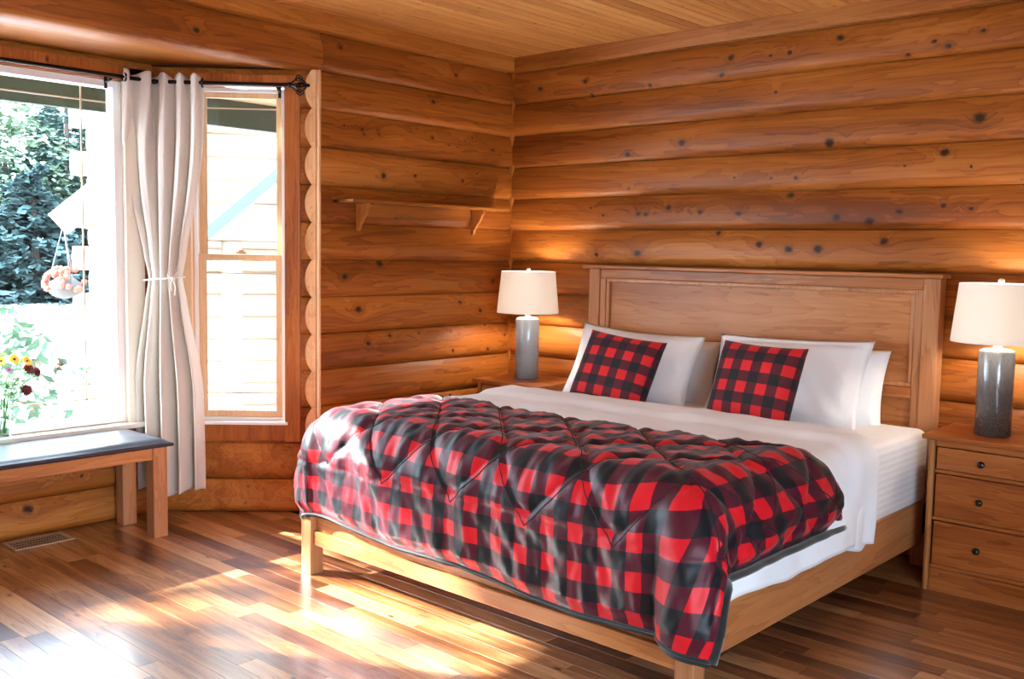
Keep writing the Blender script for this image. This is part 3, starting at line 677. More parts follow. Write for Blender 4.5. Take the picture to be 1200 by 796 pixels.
def pillow(name, label, group, w_, h_, t_, loc, lean, roll, yaw, mat_, **k):
    bm = pillow_bm(w_, h_, t_, **k); o = obj(name, bm, mat_, None, (0, 0, 0), smooth=True)
    o.rotation_euler = (Matrix.Rotation(R(yaw), 4, 'Z') @ Matrix.Rotation(R(90-lean), 4, 'X') @ Matrix.Rotation(R(roll), 4, 'Z')).to_euler(); o.location = loc
    tag(o, label, 'pillow', group); return o
GP = 'white pillows against the headboard'; GC = 'buffalo plaid cushions on the bed'
pillow('white_pillow', 'white pillow in the nightstand corner, directly behind the tilted plaid cushion', GP, .84, .44, .17, (1.235, -.335, .845), 24, -2, 0, M_pillow, flange=.02, seed=1, sag=.02, wr=.020)
pillow('white_pillow', 'rear white pillow peeking out between the two stacks beside the tilted cushion', GP, .86, .42, .15, (1.27, -.185, .80), 10, -1, 0, M_pillow, seed=2, wr=.020)
pillow('white_pillow', 'front white pillow with flanged edge behind the upright plaid cushion', GP, .84, .46, .17, (2.165, -.335, .855), 24, 1.5, -2, M_pillow, flange=.03, seed=3, wr=.020)
pillow('white_pillow', 'rear white pillow touching the headboard behind the upright plaid cushion', GP, .80, .42, .14, (2.22, -.185, .82), 10, 0, 0, M_pillow, seed=4, wr=.020)
pillow('plaid_cushion', 'tilted red and black plaid cushion nearest the corner lamp', GC, .47, .43, .15, (1.325, -.60, .835), 27, -6, 8, M_plaidp, seed=5, pinch=.05, wr=.003)
pillow('plaid_cushion', 'upright red and black plaid cushion in the middle of the bed', GC, .46, .43, .15, (2.145, -.60, .845), 22, -1, -3, M_plaidp, seed=6, pinch=.05, wr=.003)
# ------------------------------------------------------------------ nightstands
def front(parent, x0, x1, z0, z1, y, m_, kx, knob='round', mat_knob=M_dark, kr=.014):
    bm = B(x0, x1, y-.014, y, z0, z1)
    d = obj('drawer', bm, m_, parent, bevel=.005)
    zc = (z0+z1)/2
    if knob == 'round':
        bm = bmesh.new(); n = 16; pr = [(.006, 0), (.006, .012), (kr, .016), (kr+.001, .022), (kr*.7, .028), (0.001, .029)]
        rg_ = []
        for rad, o in pr: rg_.append([bm.verts.new((kx+rad*math.cos(2*math.pi*k/n), y-.014-o, zc+rad*math.sin(2*math.pi*k/n))) for k in range(n)])
        for i in range(len(rg_)-1):
            for k in range(n): bm.faces.new((rg_[i][k], rg_[i][(k+1) % n], rg_[i+1][(k+1) % n], rg_[i+1][k]))
        bm.faces.new(rg_[-1]); bmesh.ops.recalc_face_normals(bm, faces=bm.faces)
        obj('knob', bm, mat_knob, d, smooth=True)
    else:
        bm = B(kx-.019, kx+.019, y-.018, y-.0141, zc-.014, zc+.014); B(kx-.012, kx+.012, y-.030, y-.0181, zc-.006, zc+.010, bm)
        obj('square_pull', bm, mat_knob, d, bevel=.002)
    return d
nx0, nx1, ny, nt_ = 2.915, 3.365, -.425, .70
ns = thing('nightstand', 'three-drawer maple nightstand with round dark knobs under the dark grey lamp', 'nightstand', (3.14, -.23, 0), 'maple nightstands beside the bed')
obj('top', B(2.892, 3.388, -.462, -.045, .680, .702), M_stand, ns, bevel=.005)
bm = B(nx0, nx0+.018, ny+.03, -.05, .0, .679); obj('side_panel', bm, M_standz, ns)
obj('side_panel', B(nx1-.018, nx1, ny+.03, -.05, 0, .679), M_standz, ns)
obj('back_panel', B(nx0+.019, nx1-.019, -.062, -.05, .03, .679), M_stand, ns)
for cx in (nx0+.010, nx1-.010):
    obj('corner_post', lathe(cx, ny+.012, [(.014, 0), (.014, .679)], 16), M_standz, ns, smooth=True, auto=50)
for a, c in ((.648, .679), (.530, .546), (.318, .334), (.104, .120)):
    obj('rail', B(nx0+.026, nx1-.026, ny+.008, ny+.03, a, c), M_stand, ns, bevel=.003)
obj('plinth', B(nx0+.026, nx1-.026, ny+.006, ny+.03, .0, .084), M_stand, ns, bevel=.003)
obj('plinth_moulding', B(nx0+.026, nx1-.026, ny-.002, ny+.03, .085, .1035), M_stand, ns, bevel=.006)
for a, c in ((.549, .645), (.337, .527), (.123, .315)): front(ns, nx0+.034, nx1-.034, a, c, ny+.014, M_stand, 3.14)
mx0, mx1, my, mt = .195, .695, -.495, .685
n2 = thing('nightstand', 'lower maple nightstand with square dark pulls in the room corner', 'nightstand', (.45, -.27, 0), 'maple nightstands beside the bed')
obj('top', B(.172, .714, -.522, -.06, .664, mt), M_stand, n2, bevel=.004)
for a in (mx0, mx1-.03): obj('stile', B(a, a+.03, my+.0, my+.03, 0, .663), M_standz, n2, bevel=.003)
for a in (mx0, mx1-.02): obj('side_panel', B(a, a+.018, my+.031, -.07, .03, .663), M_stand, n2)
obj('back_panel', B(mx0+.019, mx1-.021, -.085, -.071, .03, .663), M_stand, n2)
for a, c in ((.645, .663), (.528, .548), (.335, .350), (.05, .125)): obj('rail', B(mx0+.031, mx1-.031, my+.004, my+.03, a, c), M_stand, n2, bevel=.002)
for a, c in ((.550, .643), (.352, .526), (.127, .333)): front(n2, mx0+.033, mx1-.033, a, c, my+.018, M_stand, .445, 'square')
# ------------------------------------------------------------------ lamps
def lamp(name, label, x, y, z, glz, e):
    t = thing(name, label, 'lamp', (x, y, z), 'ceramic table lamps')
    obj('body', lathe(x, y, [(.070, z), (.0745, z+.004), (.0745, z+.365), (.070, z+.374), (.055, z+.380), (.030, z+.384)], 48), glz, t, smooth=True, auto=50)
    obj('neck', lathe(x, y, [(.028, z+.3835), (.016, z+.392), (.0135, z+.405), (.018, z+.412), (.010, z+.418), (.006, z+.46)], 20), M_ceramic, t, smooth=True)
    sh = bmesh.new(); n = 64
    ra, rb, za, zb = .192, .167, z+.408, z+.664
    for k in range(n):
        pass
    lathe(x, y, [(ra, za), (rb, zb), (rb-.003, zb), (ra-.003, za)], n, sh, False, False)
    # close the loop between the inner and outer rims
    bmesh.ops.recalc_face_normals(sh, faces=sh.faces)
    s_ = obj('lamp_shade', sh, M_shade, t, smooth=True, auto=60)
    bm = bmesh.new()
    for k in range(3):
        a = k*2*math.pi/3; tube([(x, y, zb-.012), (x+math.cos(a)*(rb-.003), y+math.sin(a)*(rb-.003), zb-.012)], .0015, 6, bm)
    tube([(x+.0, y, z+.46), (x+.045, y, z+.50), (x+.05, y, z+.57), (x+.0, y, zb-.012)], .0015, 6, bm); tube([(x, y, z+.46), (x-.045, y, z+.50), (x-.05, y, z+.57), (x, y, zb-.012)], .0015, 6, bm)
    obj('harp', bm, M_ceramic, t)
    obj('finial', lathe(x, y, [(.004, zb-.012), (.005, zb+.002), (.013, zb+.006), (.014, zb+.014), (.010, zb+.020), (.002, zb+.022)], 16), M_ceramic, t, smooth=True)
    bl = bmesh.new(); bmesh.ops.create_uvsphere(bl, u_segments=16, v_segments=10, radius=.028, matrix=Matrix.Translation((x, y, z+.515)))
    bo = obj('bulb', bl, M_bulb, t, smooth=True)
    ld = bpy.data.lights.new('bulb_light', 'POINT'); ld.energy = e; ld.color = (1, .84, .66); ld.shadow_soft_size = .03
    lo = bpy.data.objects.new('bulb_light', ld); C.objects.link(lo); lo.parent = t; lo.location = (0, 0, .515+.0)
    return t
m, nt, b = mat('bulb_glow'); M_bulb = m
b.inputs['Emission Color'].default_value = (1, .78, .5, 1); b.inputs['Emission Strength'].default_value = 6
bo_l = lamp('table_lamp', 'crackle-glazed lamp coloured in a daylit blue-grey on the corner nightstand', .405, -.275, .686, M_glaze1, 55)
bo_r = lamp('table_lamp', 'dark grey-brown glazed lamp on the three-drawer nightstand', 3.125, -.265, .703, M_glaze2, 38)
# ------------------------------------------------------------------ shelf on the left wall
sh = thing('wall_shelf', 'narrow pine wall shelf on two curved brackets below the log ceiling', 'shelf', (.03, -.86, 1.72))
obj('board', B(.028, .170, -1.455, -.195, 1.722, 1.741), M_trimy, sh, bevel=.006)
obj('back_cleat', B(.028, .044, -1.29, -.42, 1.655, 1.7215), M_trimy, sh, bevel=.003)
for yc in (-1.315, -.40):
    prof = [(.030, 1.7215), (.140, 1.7215), (.142, 1.700), (.128, 1.690), (.120, 1.672), (.104, 1.648), (.082, 1.628), (.074, 1.606), (.060, 1.600), (.056, 1.578), (.040, 1.566), (.030, 1.572)]
    bm = bmesh.new(); a = [bm.verts.new((px, yc-.010, pz)) for px, pz in prof]; c = [bm.verts.new((px, yc+.010, pz)) for px, pz in prof]
    bm.faces.new(a); bm.faces.new(c[::-1])
    for k in range(len(prof)): j = (k+1) % len(prof); bm.faces.new((a[k], a[j], c[j], c[k]))
    bmesh.ops.recalc_face_normals(bm, faces=bm.faces); obj('bracket', bm, M_trim, sh, bevel=.002)
bm = bmesh.new(); tube([(.03, -1.475, 1.728), (.06, -1.475, 1.728)], .009, 10, bm); hk = obj('wall_peg', bm, M_dark, None, (.03, -1.475, 1.728), smooth=True); tag(hk, 'small dark peg in the log wall at the end of the shelf', 'peg')
# ------------------------------------------------------------------ bench
bn = thing('bench', 'maple window bench with navy upholstered top under the picture window', 'bench', (-.335, -3.15, 0))
by0, by1, bx0, bx1 = -3.95, -2.385, -.545, -.145
for a in (bx0, bx1-.075):
    for c in (by0, by1-.075): obj('leg', B(a, a+.075, c, c+.075, 0, .462), M_bedz, bn, bevel=.003)
obj('apron', B(bx1-.030, bx1-.004, by0+.076, by1-.076, .400, .462), M_bedy, bn, bevel=.003)
obj('apron', B(bx0+.004, bx0+.030, by0+.076, by1-.076, .400, .462), M_bedy, bn, bevel=.003)
obj('end_rail', B(bx0+.076, bx1-.076, by1-.030, by1-.006, .400, .462), M_bed, bn, bevel=.003)
obj('end_rail', B(bx0+.076, bx1-.076, by0+.006, by0+.030, .400, .462), M_bed, bn, bevel=.003)
def cush(s, t):
    x_ = bx0-.02+s*(bx1-bx0+.045); y_ = by0-.02+t*(by1-by0+.045)
    e = min(s*.44, (1-s)*.44, t*1.6, (1-t)*1.6)
    return Vector((x_, y_, .478+.022*sm(0, .05, e)+.012*sm(0, .2, e)))
bm = grid(cush, 30, 90)
o = obj('padded_top', bm, M_navy, bn, smooth=True, label='navy blue padded bench top')
sol = o.modifiers.new('t', 'SOLIDIFY'); sol.thickness = .016; sol.offset = -1
# ------------------------------------------------------------------ floor vent
vt = thing('floor_vent', 'brown metal floor register under the bench', 'vent', (-.49, -2.875, 0))
vx0, vx1, vy0, vy1 = -.572, -.404, -3.03, -2.742
bm = bmesh.new()
for a in ((vx0, vx1, vy0, vy0+.018), (vx0, vx1, vy1-.018, vy1), (vx0, vx0+.018, vy0+.018, vy1-.018), (vx1-.018, vx1, vy0+.018, vy1-.018)): B(*a, .0005, .006, bm)
obj('frame', bm, simple('vent_metal', (.50, .40, .28), .4, .3), vt, bevel=.001)
obj('duct', B(vx0+.018, vx1-.018, vy0+.018, vy1-.018, .0003, .0012), simple('duct_black', (.004, .004, .004), .9), vt)
for k in range(3): obj('bar', B(vx0+.043+k*.037, vx0+.049+k*.037, vy0+.018, vy1-.018, .0043, .0054), bpy.data.materials['vent_metal'], vt)
for k in range(19): obj('fin', B(vx0+.018, vx1-.018, vy0+.026+k*.0132, vy0+.030+k*.0132, .0042, .0052), bpy.data.materials['vent_metal'], vt)
# ------------------------------------------------------------------ curtain rods, finial, curtain
RZ = 2.325
corner = Vector((-.517, -2.229, RZ))
rod = thing('curtain_rod', 'black curtain rod following the bay corner, ending in a scrolled finial', 'curtain rod', tuple(corner))
obj('rod', tube([(-.517, -4.25, RZ), tuple(corner)], .0105, 12), M_black, rod, smooth=True, auto=50)
e2 = Vector((-.025, -1.737, RZ))
obj('rod', tube([tuple(corner), tuple(e2)], .0105, 12), M_black, rod, smooth=True, auto=50)
obj('elbow', (lambda b_: (bmesh.ops.create_uvsphere(b_, u_segments=12, v_segments=8, radius=.014, matrix=Matrix.Translation(corner)), b_)[1])(bmesh.new()), M_black, rod, smooth=True)
for c in ((-.517, -2.46), (-.517, -4.1)):
    bm = tube([(c[0], c[1], RZ-.018), (c[0]-.07, c[1], RZ-.03)], .006, 8); tube([(c[0]-.064, c[1], RZ-.06), (c[0]-.064, c[1], RZ+.02)], .009, 8, bm); obj('bracket', bm, M_black, rod, smooth=True)
bm = tube([(e2.x-.04, e2.y-.04, RZ-.016), (e2.x-.09, e2.y+.01, RZ-.03)], .006, 8); tube([(e2.x-.088, e2.y+.008, RZ-.06), (e2.x-.088, e2.y+.008, RZ+.02)], .009, 8, bm); obj('bracket', bm, M_black, rod, smooth=True)
# finial: a cage of scrolls around a small ball
bm = bmesh.new(); fd = Vector((1, 1, 0)).normalized(); fu = Vector((0, 0, 1)); fs = fd.cross(fu)
tube([e2, e2+fd*.02], [.015, .013], 10, bm)
for k in range(4):
    a = k*math.pi/2+.4; rad_ = fu*math.cos(a)+fs*math.sin(a)
    pts = []
    for i in range(15):
        t = i/14; pts.append(e2+fd*(.015+.085*t)+rad_*(.034*math.sin(math.pi*t)**.8+.001)+fs.cross(rad_)*0)
    tube(pts, .0042, 6, bm)
    c0 = e2+fd*.058+rad_*.034; pts = []
    for i in range(22):
        t = i/21; th = t*2.6*math.pi; rr_ = .021*(1-.75*t); pts.append(c0+fd*(math.cos(th)*rr_)+rad_*(math.sin(th)*rr_))
    tube(pts, .0036, 6, bm)
bmesh.ops.create_uvsphere(bm, u_segments=10, v_segments=8, radius=.014, matrix=Matrix.Translation(e2+fd*.055))
bmesh.ops.create_uvsphere(bm, u_segments=10, v_segments=8, radius=.010, matrix=Matrix.Translation(e2+fd*.106))
obj('finial', bm, M_black, rod, smooth=True, label='openwork scrolled black finial')
# curtain
TOPZ, TIEZ, BOTZ = 2.358, 1.295, .150
A0 = Vector((-.517, -2.400, 0)); A1 = Vector((-.335, -2.047, 0))
def path(q):
    l1 = (Vector((corner.x, corner.y, 0))-A0).length; l2 = (A1-Vector((corner.x, corner.y, 0))).length
    s = q*(l1+l2)
    c_ = Vector((corner.x, corner.y, 0))
    return A0+(c_-A0)*(s/l1) if s < l1 else c_+(A1-c_)*((s-l1)/l2)
VD = Vector((.74, .672, 0)).normalized(); VN = Vector((.672, -.74, 0)).normalized()
def curt(s, t):
    z = TOPZ+(BOTZ-TOPZ)*t
    top = path(s)
    # widths of the cloth at this height, seen square on
    mid = Vector((-.470, -2.215, 0))
    if z > TIEZ: k = sm(0, 1, (TOPZ-z)/(TOPZ-TIEZ)); g = k**2.3; half = .215+(.100-.215)*g; shift = .0+.010*g
    else: k = (TIEZ-z)/(TIEZ-BOTZ); g = 1; half = .100+.085*sm(0, .55, k)-.005*k; shift = .010+.02*sm(0, 1, k)
    amp = .034*(1-.45*g) if z > TIEZ else .020+.022*sm(0, .5, (TIEZ-z)/(TIEZ-BOTZ))
    ph = 2*math.pi*(3.6*s+.9*s*s+.25)+.7*math.sin(z*1.3+s*4)
    wv = (math.sin(ph)+.25*math.sin(2*ph+z)+.35*noise.noise(Vector((s*9, z*1.2, 4))))*(.3+.7*sm(0, .08, s)*sm(0, .08, 1-s))
    line = mid+VD*((s-.5)*2*half+shift)
    bulge = VN*(.05*math.cos((s-.5)*math.pi)*min(1, g*1.0))
    blend = sm(.0, .22, t)
    nrm_top = (Vector((1, 0, 0)) if s < .45 else Vector((1, -1, 0)).normalized())
    p = top.lerp(line, blend)+(nrm_top.lerp(VN, blend)).normalized()*(amp*wv)+bulge*blend
    if abs(z-TIEZ) < .10: p = mid+VD*((s-.5)*2*half*(1-.12*(1-abs(z-TIEZ)/.10))+shift)+VN*(amp*wv*(.6+.4*abs(z-TIEZ)/.10))+bulge
    if t > .97: p.z = 0
    return Vector((p.x, p.y, z+.018*math.sin(s*9)*t+(.012*math.sin(ph) if t < .01 else 0)))
bm = grid(curt, 160, 110)
cu = obj('curtain', bm, M_curt, None, (corner.x, corner.y, .15), smooth=True)
tag(cu, 'cream linen curtain with grommets, tied at the waist in the bay corner', 'curtain')
sol = cu.modifiers.new('t', 'SOLIDIFY'); sol.thickness = .003; sol.offset = 0
for s, nr in ((.02, (0, 1, 0)), (.985, (1, 1, 0))):
    p = path(s); p.z = RZ; n_ = Vector(nr).normalized(); a_ = n_.orthogonal().normalized(); b2 = n_.cross(a_)
    bm = bmesh.new(); pts = [p+(a_*math.cos(i*math.pi/10)+b2*math.sin(i*math.pi/10))*.021 for i in range(21)]; tube(pts, .0055, 8, bm, False)
    obj('grommet', bm, M_black, cu, smooth=True)
bm = bmesh.new()
pts = []
c_ = Vector((-.470, -2.215, TIEZ))+VD*.015+VN*.03
for i in range(41):
    a = i*2*math.pi/40; pts.append(c_+VD*math.cos(a)*.105+VN*math.sin(a)*.062+Vector((0, 0, .01*math.cos(a))))
tube(pts, .0045, 8, bm, False)
kn = c_+VD*.062+VN*.058
for dx, dz, cv in ((.012, .075, .02), (-.016, .045, -.02), (.010, -.085, .012), (-.006, -.060, -.012)):
    tube([kn, kn+VD*(dx+cv*.5)+Vector((0, 0, dz*.5)), kn+VD*dx+Vector((0, 0, dz))], .0038, 6, bm)
bmesh.ops.create_uvsphere(bm, u_segments=8, v_segments=6, radius=.010, matrix=Matrix.Translation(kn))
tie = obj('curtain_tie', bm, simple('tie_cord', (.80, .76, .70), .8), None, tuple(c_), smooth=True); tag(tie, 'pale cord knotted around the waist of the linen curtain', 'tieback')
# ------------------------------------------------------------------ vase and flowers on the window stool
VX, VY, VZ = -.535, -3.025, .5225
m = glass('vase_glass', (.90, .95, .93)); 
vs_ = obj('glass_vase', lathe(VX, VY, [(.030, VZ), (.037, VZ+.006), (.038, VZ+.09), (.036, VZ+.135), (.041, VZ+.20), (.0385, VZ+.20), (.034, VZ+.135), (.035, VZ+.09), (.033, VZ+.014), (.0, VZ+.012)], 24, None, True, False), m, None, (VX, VY, VZ), smooth=True)
tag(vs_, 'clear glass vase of flowers standing on the window stool', 'vase')
wt = obj('water', lathe(VX, VY, [(.031, VZ+.016), (.033, VZ+.09), (.0325, VZ+.115)], 20), glass('vase_water', (.82, .90, .86)), vs_, smooth=True)
M_stem = simple('stem_green', (.10, .24, .06), .6); M_leaf = simple('leaf_green', (.09, .24, .06), .5)
def flower(label, group, tip, petal, centre, rr_, np_, lay, nm='flower', seed=0):
    rg = random.Random(seed); tip = Vector(tip)
    t = thing(nm, label, 'flower', tuple(tip), group)
    base = Vector((VX+rg.uniform(-.012, .012), VY+rg.uniform(-.012, .012), VZ+.03)); rim_ = Vector((VX+(tip.x-VX)*.25, VY+(tip.y-VY)*.25, VZ+.20))
    obj('stem', tube([base, rim_, rim_.lerp(tip, .6)+Vector((0, 0, .01)), tip-Vector((0, 0, .006))], .0022, 6), M_stem, t, smooth=True)
    ax = (Vector((tip.x-VX+.12, tip.y-VY-.05, .10))).normalized(); q = ax.to_track_quat('Z', 'Y').to_matrix().to_4x4(); q.translation = tip
    bm = bmesh.new()
    for l_ in range(lay):
        for k in range(np_):
            a = 2*math.pi*k/np_+l_*.3+rg.uniform(-.08, .08); rl = rr_*(1-.22*l_); up = .15+.38*l_
            w_ = rl*2.6/np_; ca, sa = math.cos(a), math.sin(a)
            def P_(rr2, ww_, zz): return q @ Vector((ca*rr2-sa*ww_, sa*rr2+ca*ww_, zz))
            v = [bm.verts.new(p) for p in (P_(.003, 0, .002), P_(rl*.6, -w_, rl*up*.5), P_(rl, -w_*.4, rl*up*.9), P_(rl*1.03, 0, rl*up), P_(rl, w_*.4, rl*up*.9), P_(rl*.6, w_, rl*up*.5))]
            bm.faces.new(v)
    obj('petals', bm, petal, t)
    bm = bmesh.new(); bmesh.ops.create_icosphere(bm, subdivisions=1, radius=rr_*.22, matrix=q @ Matrix.Translation((0, 0, rr_*.12))); obj('flower_centre', bm, centre, t, smooth=True)
    bm = bmesh.new(); p0 = rim_.lerp(tip, .45)
    for k in range(2):
        a = rg.uniform(0, 6.28); d = Vector((math.cos(a), math.sin(a), .35)).normalized(); s_ = d.cross(Vector((0, 0, 1))).normalized()
        L0 = .045; v = [bm.verts.new(p) for p in (p0, p0+d*L0*.5+s_*.012, p0+d*L0, p0+d*L0*.5-s_*.012)]; bm.faces.new(v)
    obj('leaf', bm, M_leaf, t)
PR = simple('petal_burgundy', (.16, .004, .012), .6); PY = simple('petal_yellow', (.85, .62, .08), .6); PM = simple('petal_mauve', (.35, .18, .45), .6); PPK = simple('petal_pink', (.75, .25, .22), .6); CC = simple('flower_eye', (.06, .04, .01), .8)
GF = 'cut flowers in the vase'
flower('burgundy bloom standing highest of the dark reds in the vase', GF, (VX+.035, VY+.115, VZ+.335), PR, CC, .032, 13, 3, seed=1)
flower('burgundy bloom farthest out from the vase, over the window view', GF, (VX+.045, VY+.150, VZ+.318), PR, CC, .028, 12, 3, seed=2)
flower('burgundy bloom low over the vase rim', GF, (VX+.05, VY+.095, VZ+.235), PR, CC, .032, 13, 3, seed=3)
flower('small burgundy bloom half hidden among the leaves', GF, (VX-.01, VY+.080, VZ+.285), PR, CC, .016, 10, 3, seed=4)
flower('yellow daisy with dark centre at the top of the bunch', GF, (VX+.01, VY+.060, VZ+.385), PY, CC, .030, 16, 2, seed=5)
flower('yellow daisy tipped towards the bench, above the burgundy blooms', GF, (VX+.03, VY+.110, VZ+.375), PY, CC, .027, 16, 2, seed=6)
flower('third yellow daisy, at the window side of the bunch', GF, (VX-.03, VY+.015, VZ+.375), PY, CC, .027, 16, 2, seed=7)
flower('small mauve bloom below the yellow daisies', GF, (VX+.01, VY+.035, VZ+.335), PM, CC, .018, 10, 2, seed=8)
rg = random.Random(5); bm = bmesh.new()
for k in range(90):
    a = rg.uniform(0, 6.28); rr_ = rg.uniform(.0, .075); z_ = VZ+rg.uniform(.17, .33); p0 = Vector((VX+math.cos(a)*rr_, VY+.03+math.sin(a)*rr_, z_))
    d = Vector((math.cos(a), math.sin(a), rg.uniform(-.2, .9))).normalized(); s_ = d.cross(Vector((0, 0, 1))).normalized(); L0 = rg.uniform(.02, .045)
    v = [bm.verts.new(p) for p in (p0, p0+d*L0*.5+s_*L0*.28, p0+d*L0, p0+d*L0*.5-s_*L0*.28)]; bm.faces.new(v)
fo = obj('foliage', bm, M_leaf, None, (VX, VY, VZ+.2)); tag(fo, 'green filler leaves bunched above the vase rim', 'foliage', None, 'stuff')
# ------------------------------------------------------------------ outdoors
GZ = -.55
def ground_mat():
    m, nt, b = mat('gravel_yard'); N = nt.nodes; L = nt.links
    t = N.new('ShaderNodeTexCoord'); n = N.new('ShaderNodeTexNoise'); n.inputs['Scale'].default_value = .25; n.inputs['Detail'].default_value = 5; L.new(t.outputs['Object'], n.inputs['Vector'])
    rp = N.new('ShaderNodeValToRGB'); L.new(n.outputs['Fac'], rp.inputs[0]); rp.color_ramp.elements[0].position = .35; rp.color_ramp.elements[0].color = (.42, .43, .46, 1); rp.color_ramp.elements[1].position = .65; rp.color_ramp.elements[1].color = (.55, .55, .56, 1)
    L.new(rp.outputs[0], b.inputs['Base Color']); b.inputs['Roughness'].default_value = .95; return m
bm = bmesh.new(); bmesh.ops.create_grid(bm, x_segments=1, y_segments=1, size=90, matrix=Matrix.Translation((-40, 0, GZ)))
gd = obj('ground', bm, ground_mat(), None, (0, 0, GZ)); gd['kind'] = 'structure'
# house foundation outside, eave with green fascia
struct('trim_5', B(-1.02, -.98, -6.5, .8, 2.20, 2.36), simple('eave_green', (.035, .055, .030), .7))
M_soffit = wood('soffit_pine', (.45, .25, .12), (.62, .40, .22), (.72, .5, .3), 1, .6, None, vary=.1)
struct('ceiling_eave', B(-1.0, -.72, -6.5, .8, 2.361, 2.39), M_soffit)
struct('foundation', B(-.74, -.62, -4.4, -2.1, GZ, -.13), simple('foundation_concrete', (.4, .4, .4), .9))
def tree_mesh(seed, h, wd, kind):
    rg = random.Random(seed); bm = bmesh.new()
    n = 6500
    for k in range(n):
        t = rg.random()
        if kind == 'fir': rr_ = wd*(1-t)**.8*rg.uniform(.35, 1)**.6*(1+.25*math.sin(t*40)); z_ = h*(.04+.96*t)-rr_*.25
        else: th = math.acos(1-2*t); rr_ = wd*math.sin(th)*rg.uniform(.2, 1)**.5; z_ = h*(.55-.42*math.cos(th))
        a = rg.uniform(0, 6.28); c = Vector((rr_*math.cos(a), rr_*math.sin(a), z_))
        c += Vector((noise.noise(c*.9), noise.noise(c*.9+Vector((9, 0, 0))), noise.noise(c*.9+Vector((0, 9, 0)))))*wd*.35
        d = Vector((math.cos(a)+rg.uniform(-.6, .6), math.sin(a)+rg.uniform(-.6, .6), rg.uniform(-.7, .4))).normalized(); s_ = d.cross(Vector((rg.uniform(-1, 1), rg.uniform(-1, 1), 1))).normalized(); sz = rg.uniform(.10, .24)
        bm.faces.new([bm.verts.new(p) for p in (c-d*sz, c+s_*sz*.6, c+d*sz, c-s_*sz*.6)])
    return bm
def leaf_mat(name, c0, c1):
    m, nt, b = mat(name); N = nt.nodes; L = nt.links
    t = N.new('ShaderNodeTexCoord'); n = N.new('ShaderNodeTexNoise'); n.inputs['Scale'].default_value = 2.2; n.inputs['Detail'].default_value = 6; n.inputs['Roughness'].default_value = .7; L.new(t.outputs['Object'], n.inputs['Vector'])
    rp = N.new('ShaderNodeValToRGB'); L.new(n.outputs['Fac'], rp.inputs[0]); rp.color_ramp.elements[0].position = .35; rp.color_ramp.elements[0].color = (*c0, 1); rp.color_ramp.elements[1].position = .65; rp.color_ramp.elements[1].color = (*c1, 1)
    L.new(rp.outputs[0], b.inputs['Base Color']); b.inputs['Roughness'].default_value = .9; return m
ML = [leaf_mat('leaf_blue', (.030, .065, .060), (.10, .17, .15)), leaf_mat('leaf_light', (.10, .17, .11), (.30, .40, .27)), leaf_mat('leaf_dark', (.015, .040, .040), (.05, .10, .095))]
M_bark = simple('bark', (.10, .08, .07), .9)
protos = [('fir_tree', 11, 2.6, 'fir', 0), ('leafy_tree', 9, 3.2, 'dec', 1), ('fir_tree', 5.0, 2.6, 'fir', 2)]
made = {}
DS = ['dark fir standing in the tree line across the yard', 'pale green leafy tree in the tree line across the yard', 'low dark fir at the foot of the tree line across the yard']
camp = cam.matrix_world.translation
rg = random.Random(21); kk = 0
for row, (dist, cnt) in enumerate(((39, 12), (45, 10), (52, 9))):
    for i in range(cnt):
        ang = R(177-33*i/cnt-rg.uniform(-.7, .7)-row*.9)  # fan over the part of the yard the picture window shows
        px, py = camp.x+math.cos(ang)*dist, camp.y+math.sin(ang)*dist
        pi_ = (2, rg.choice((0, 1, 0)), rg.choice((1, 0)))[row]
        nm, h, wd, kd, mi = protos[pi_]
        t = thing(nm, DS[pi_], 'tree', (px, py, GZ), 'trees across the yard: '+('dark firs', 'leafy trees', 'low firs')[pi_])
        if pi_ not in made:
            c_ = obj('crown', tree_mesh(pi_, h, wd, kd), ML[mi], None, (0, 0, 0)); tr_ = obj('trunk', tube([(0, 0, -.1), (0, 0, h*.8)], [.22, .06], 8), M_bark, None, (0, 0, 0))
            made[pi_] = (c_, tr_)
        else:
            c_, tr_ = made[pi_][0].copy(), made[pi_][1].copy(); C.objects.link(c_); C.objects.link(tr_)
        for q_ in (c_, tr_): q_.parent = t; q_.location = (0, 0, 0)
        s_ = rg.uniform(.8, 1.15); t.scale = (s_*1.15, s_*1.15, s_*(1.0 if row else .9)); t.rotation_euler.z = rg.uniform(0, 6)
        kk += 1
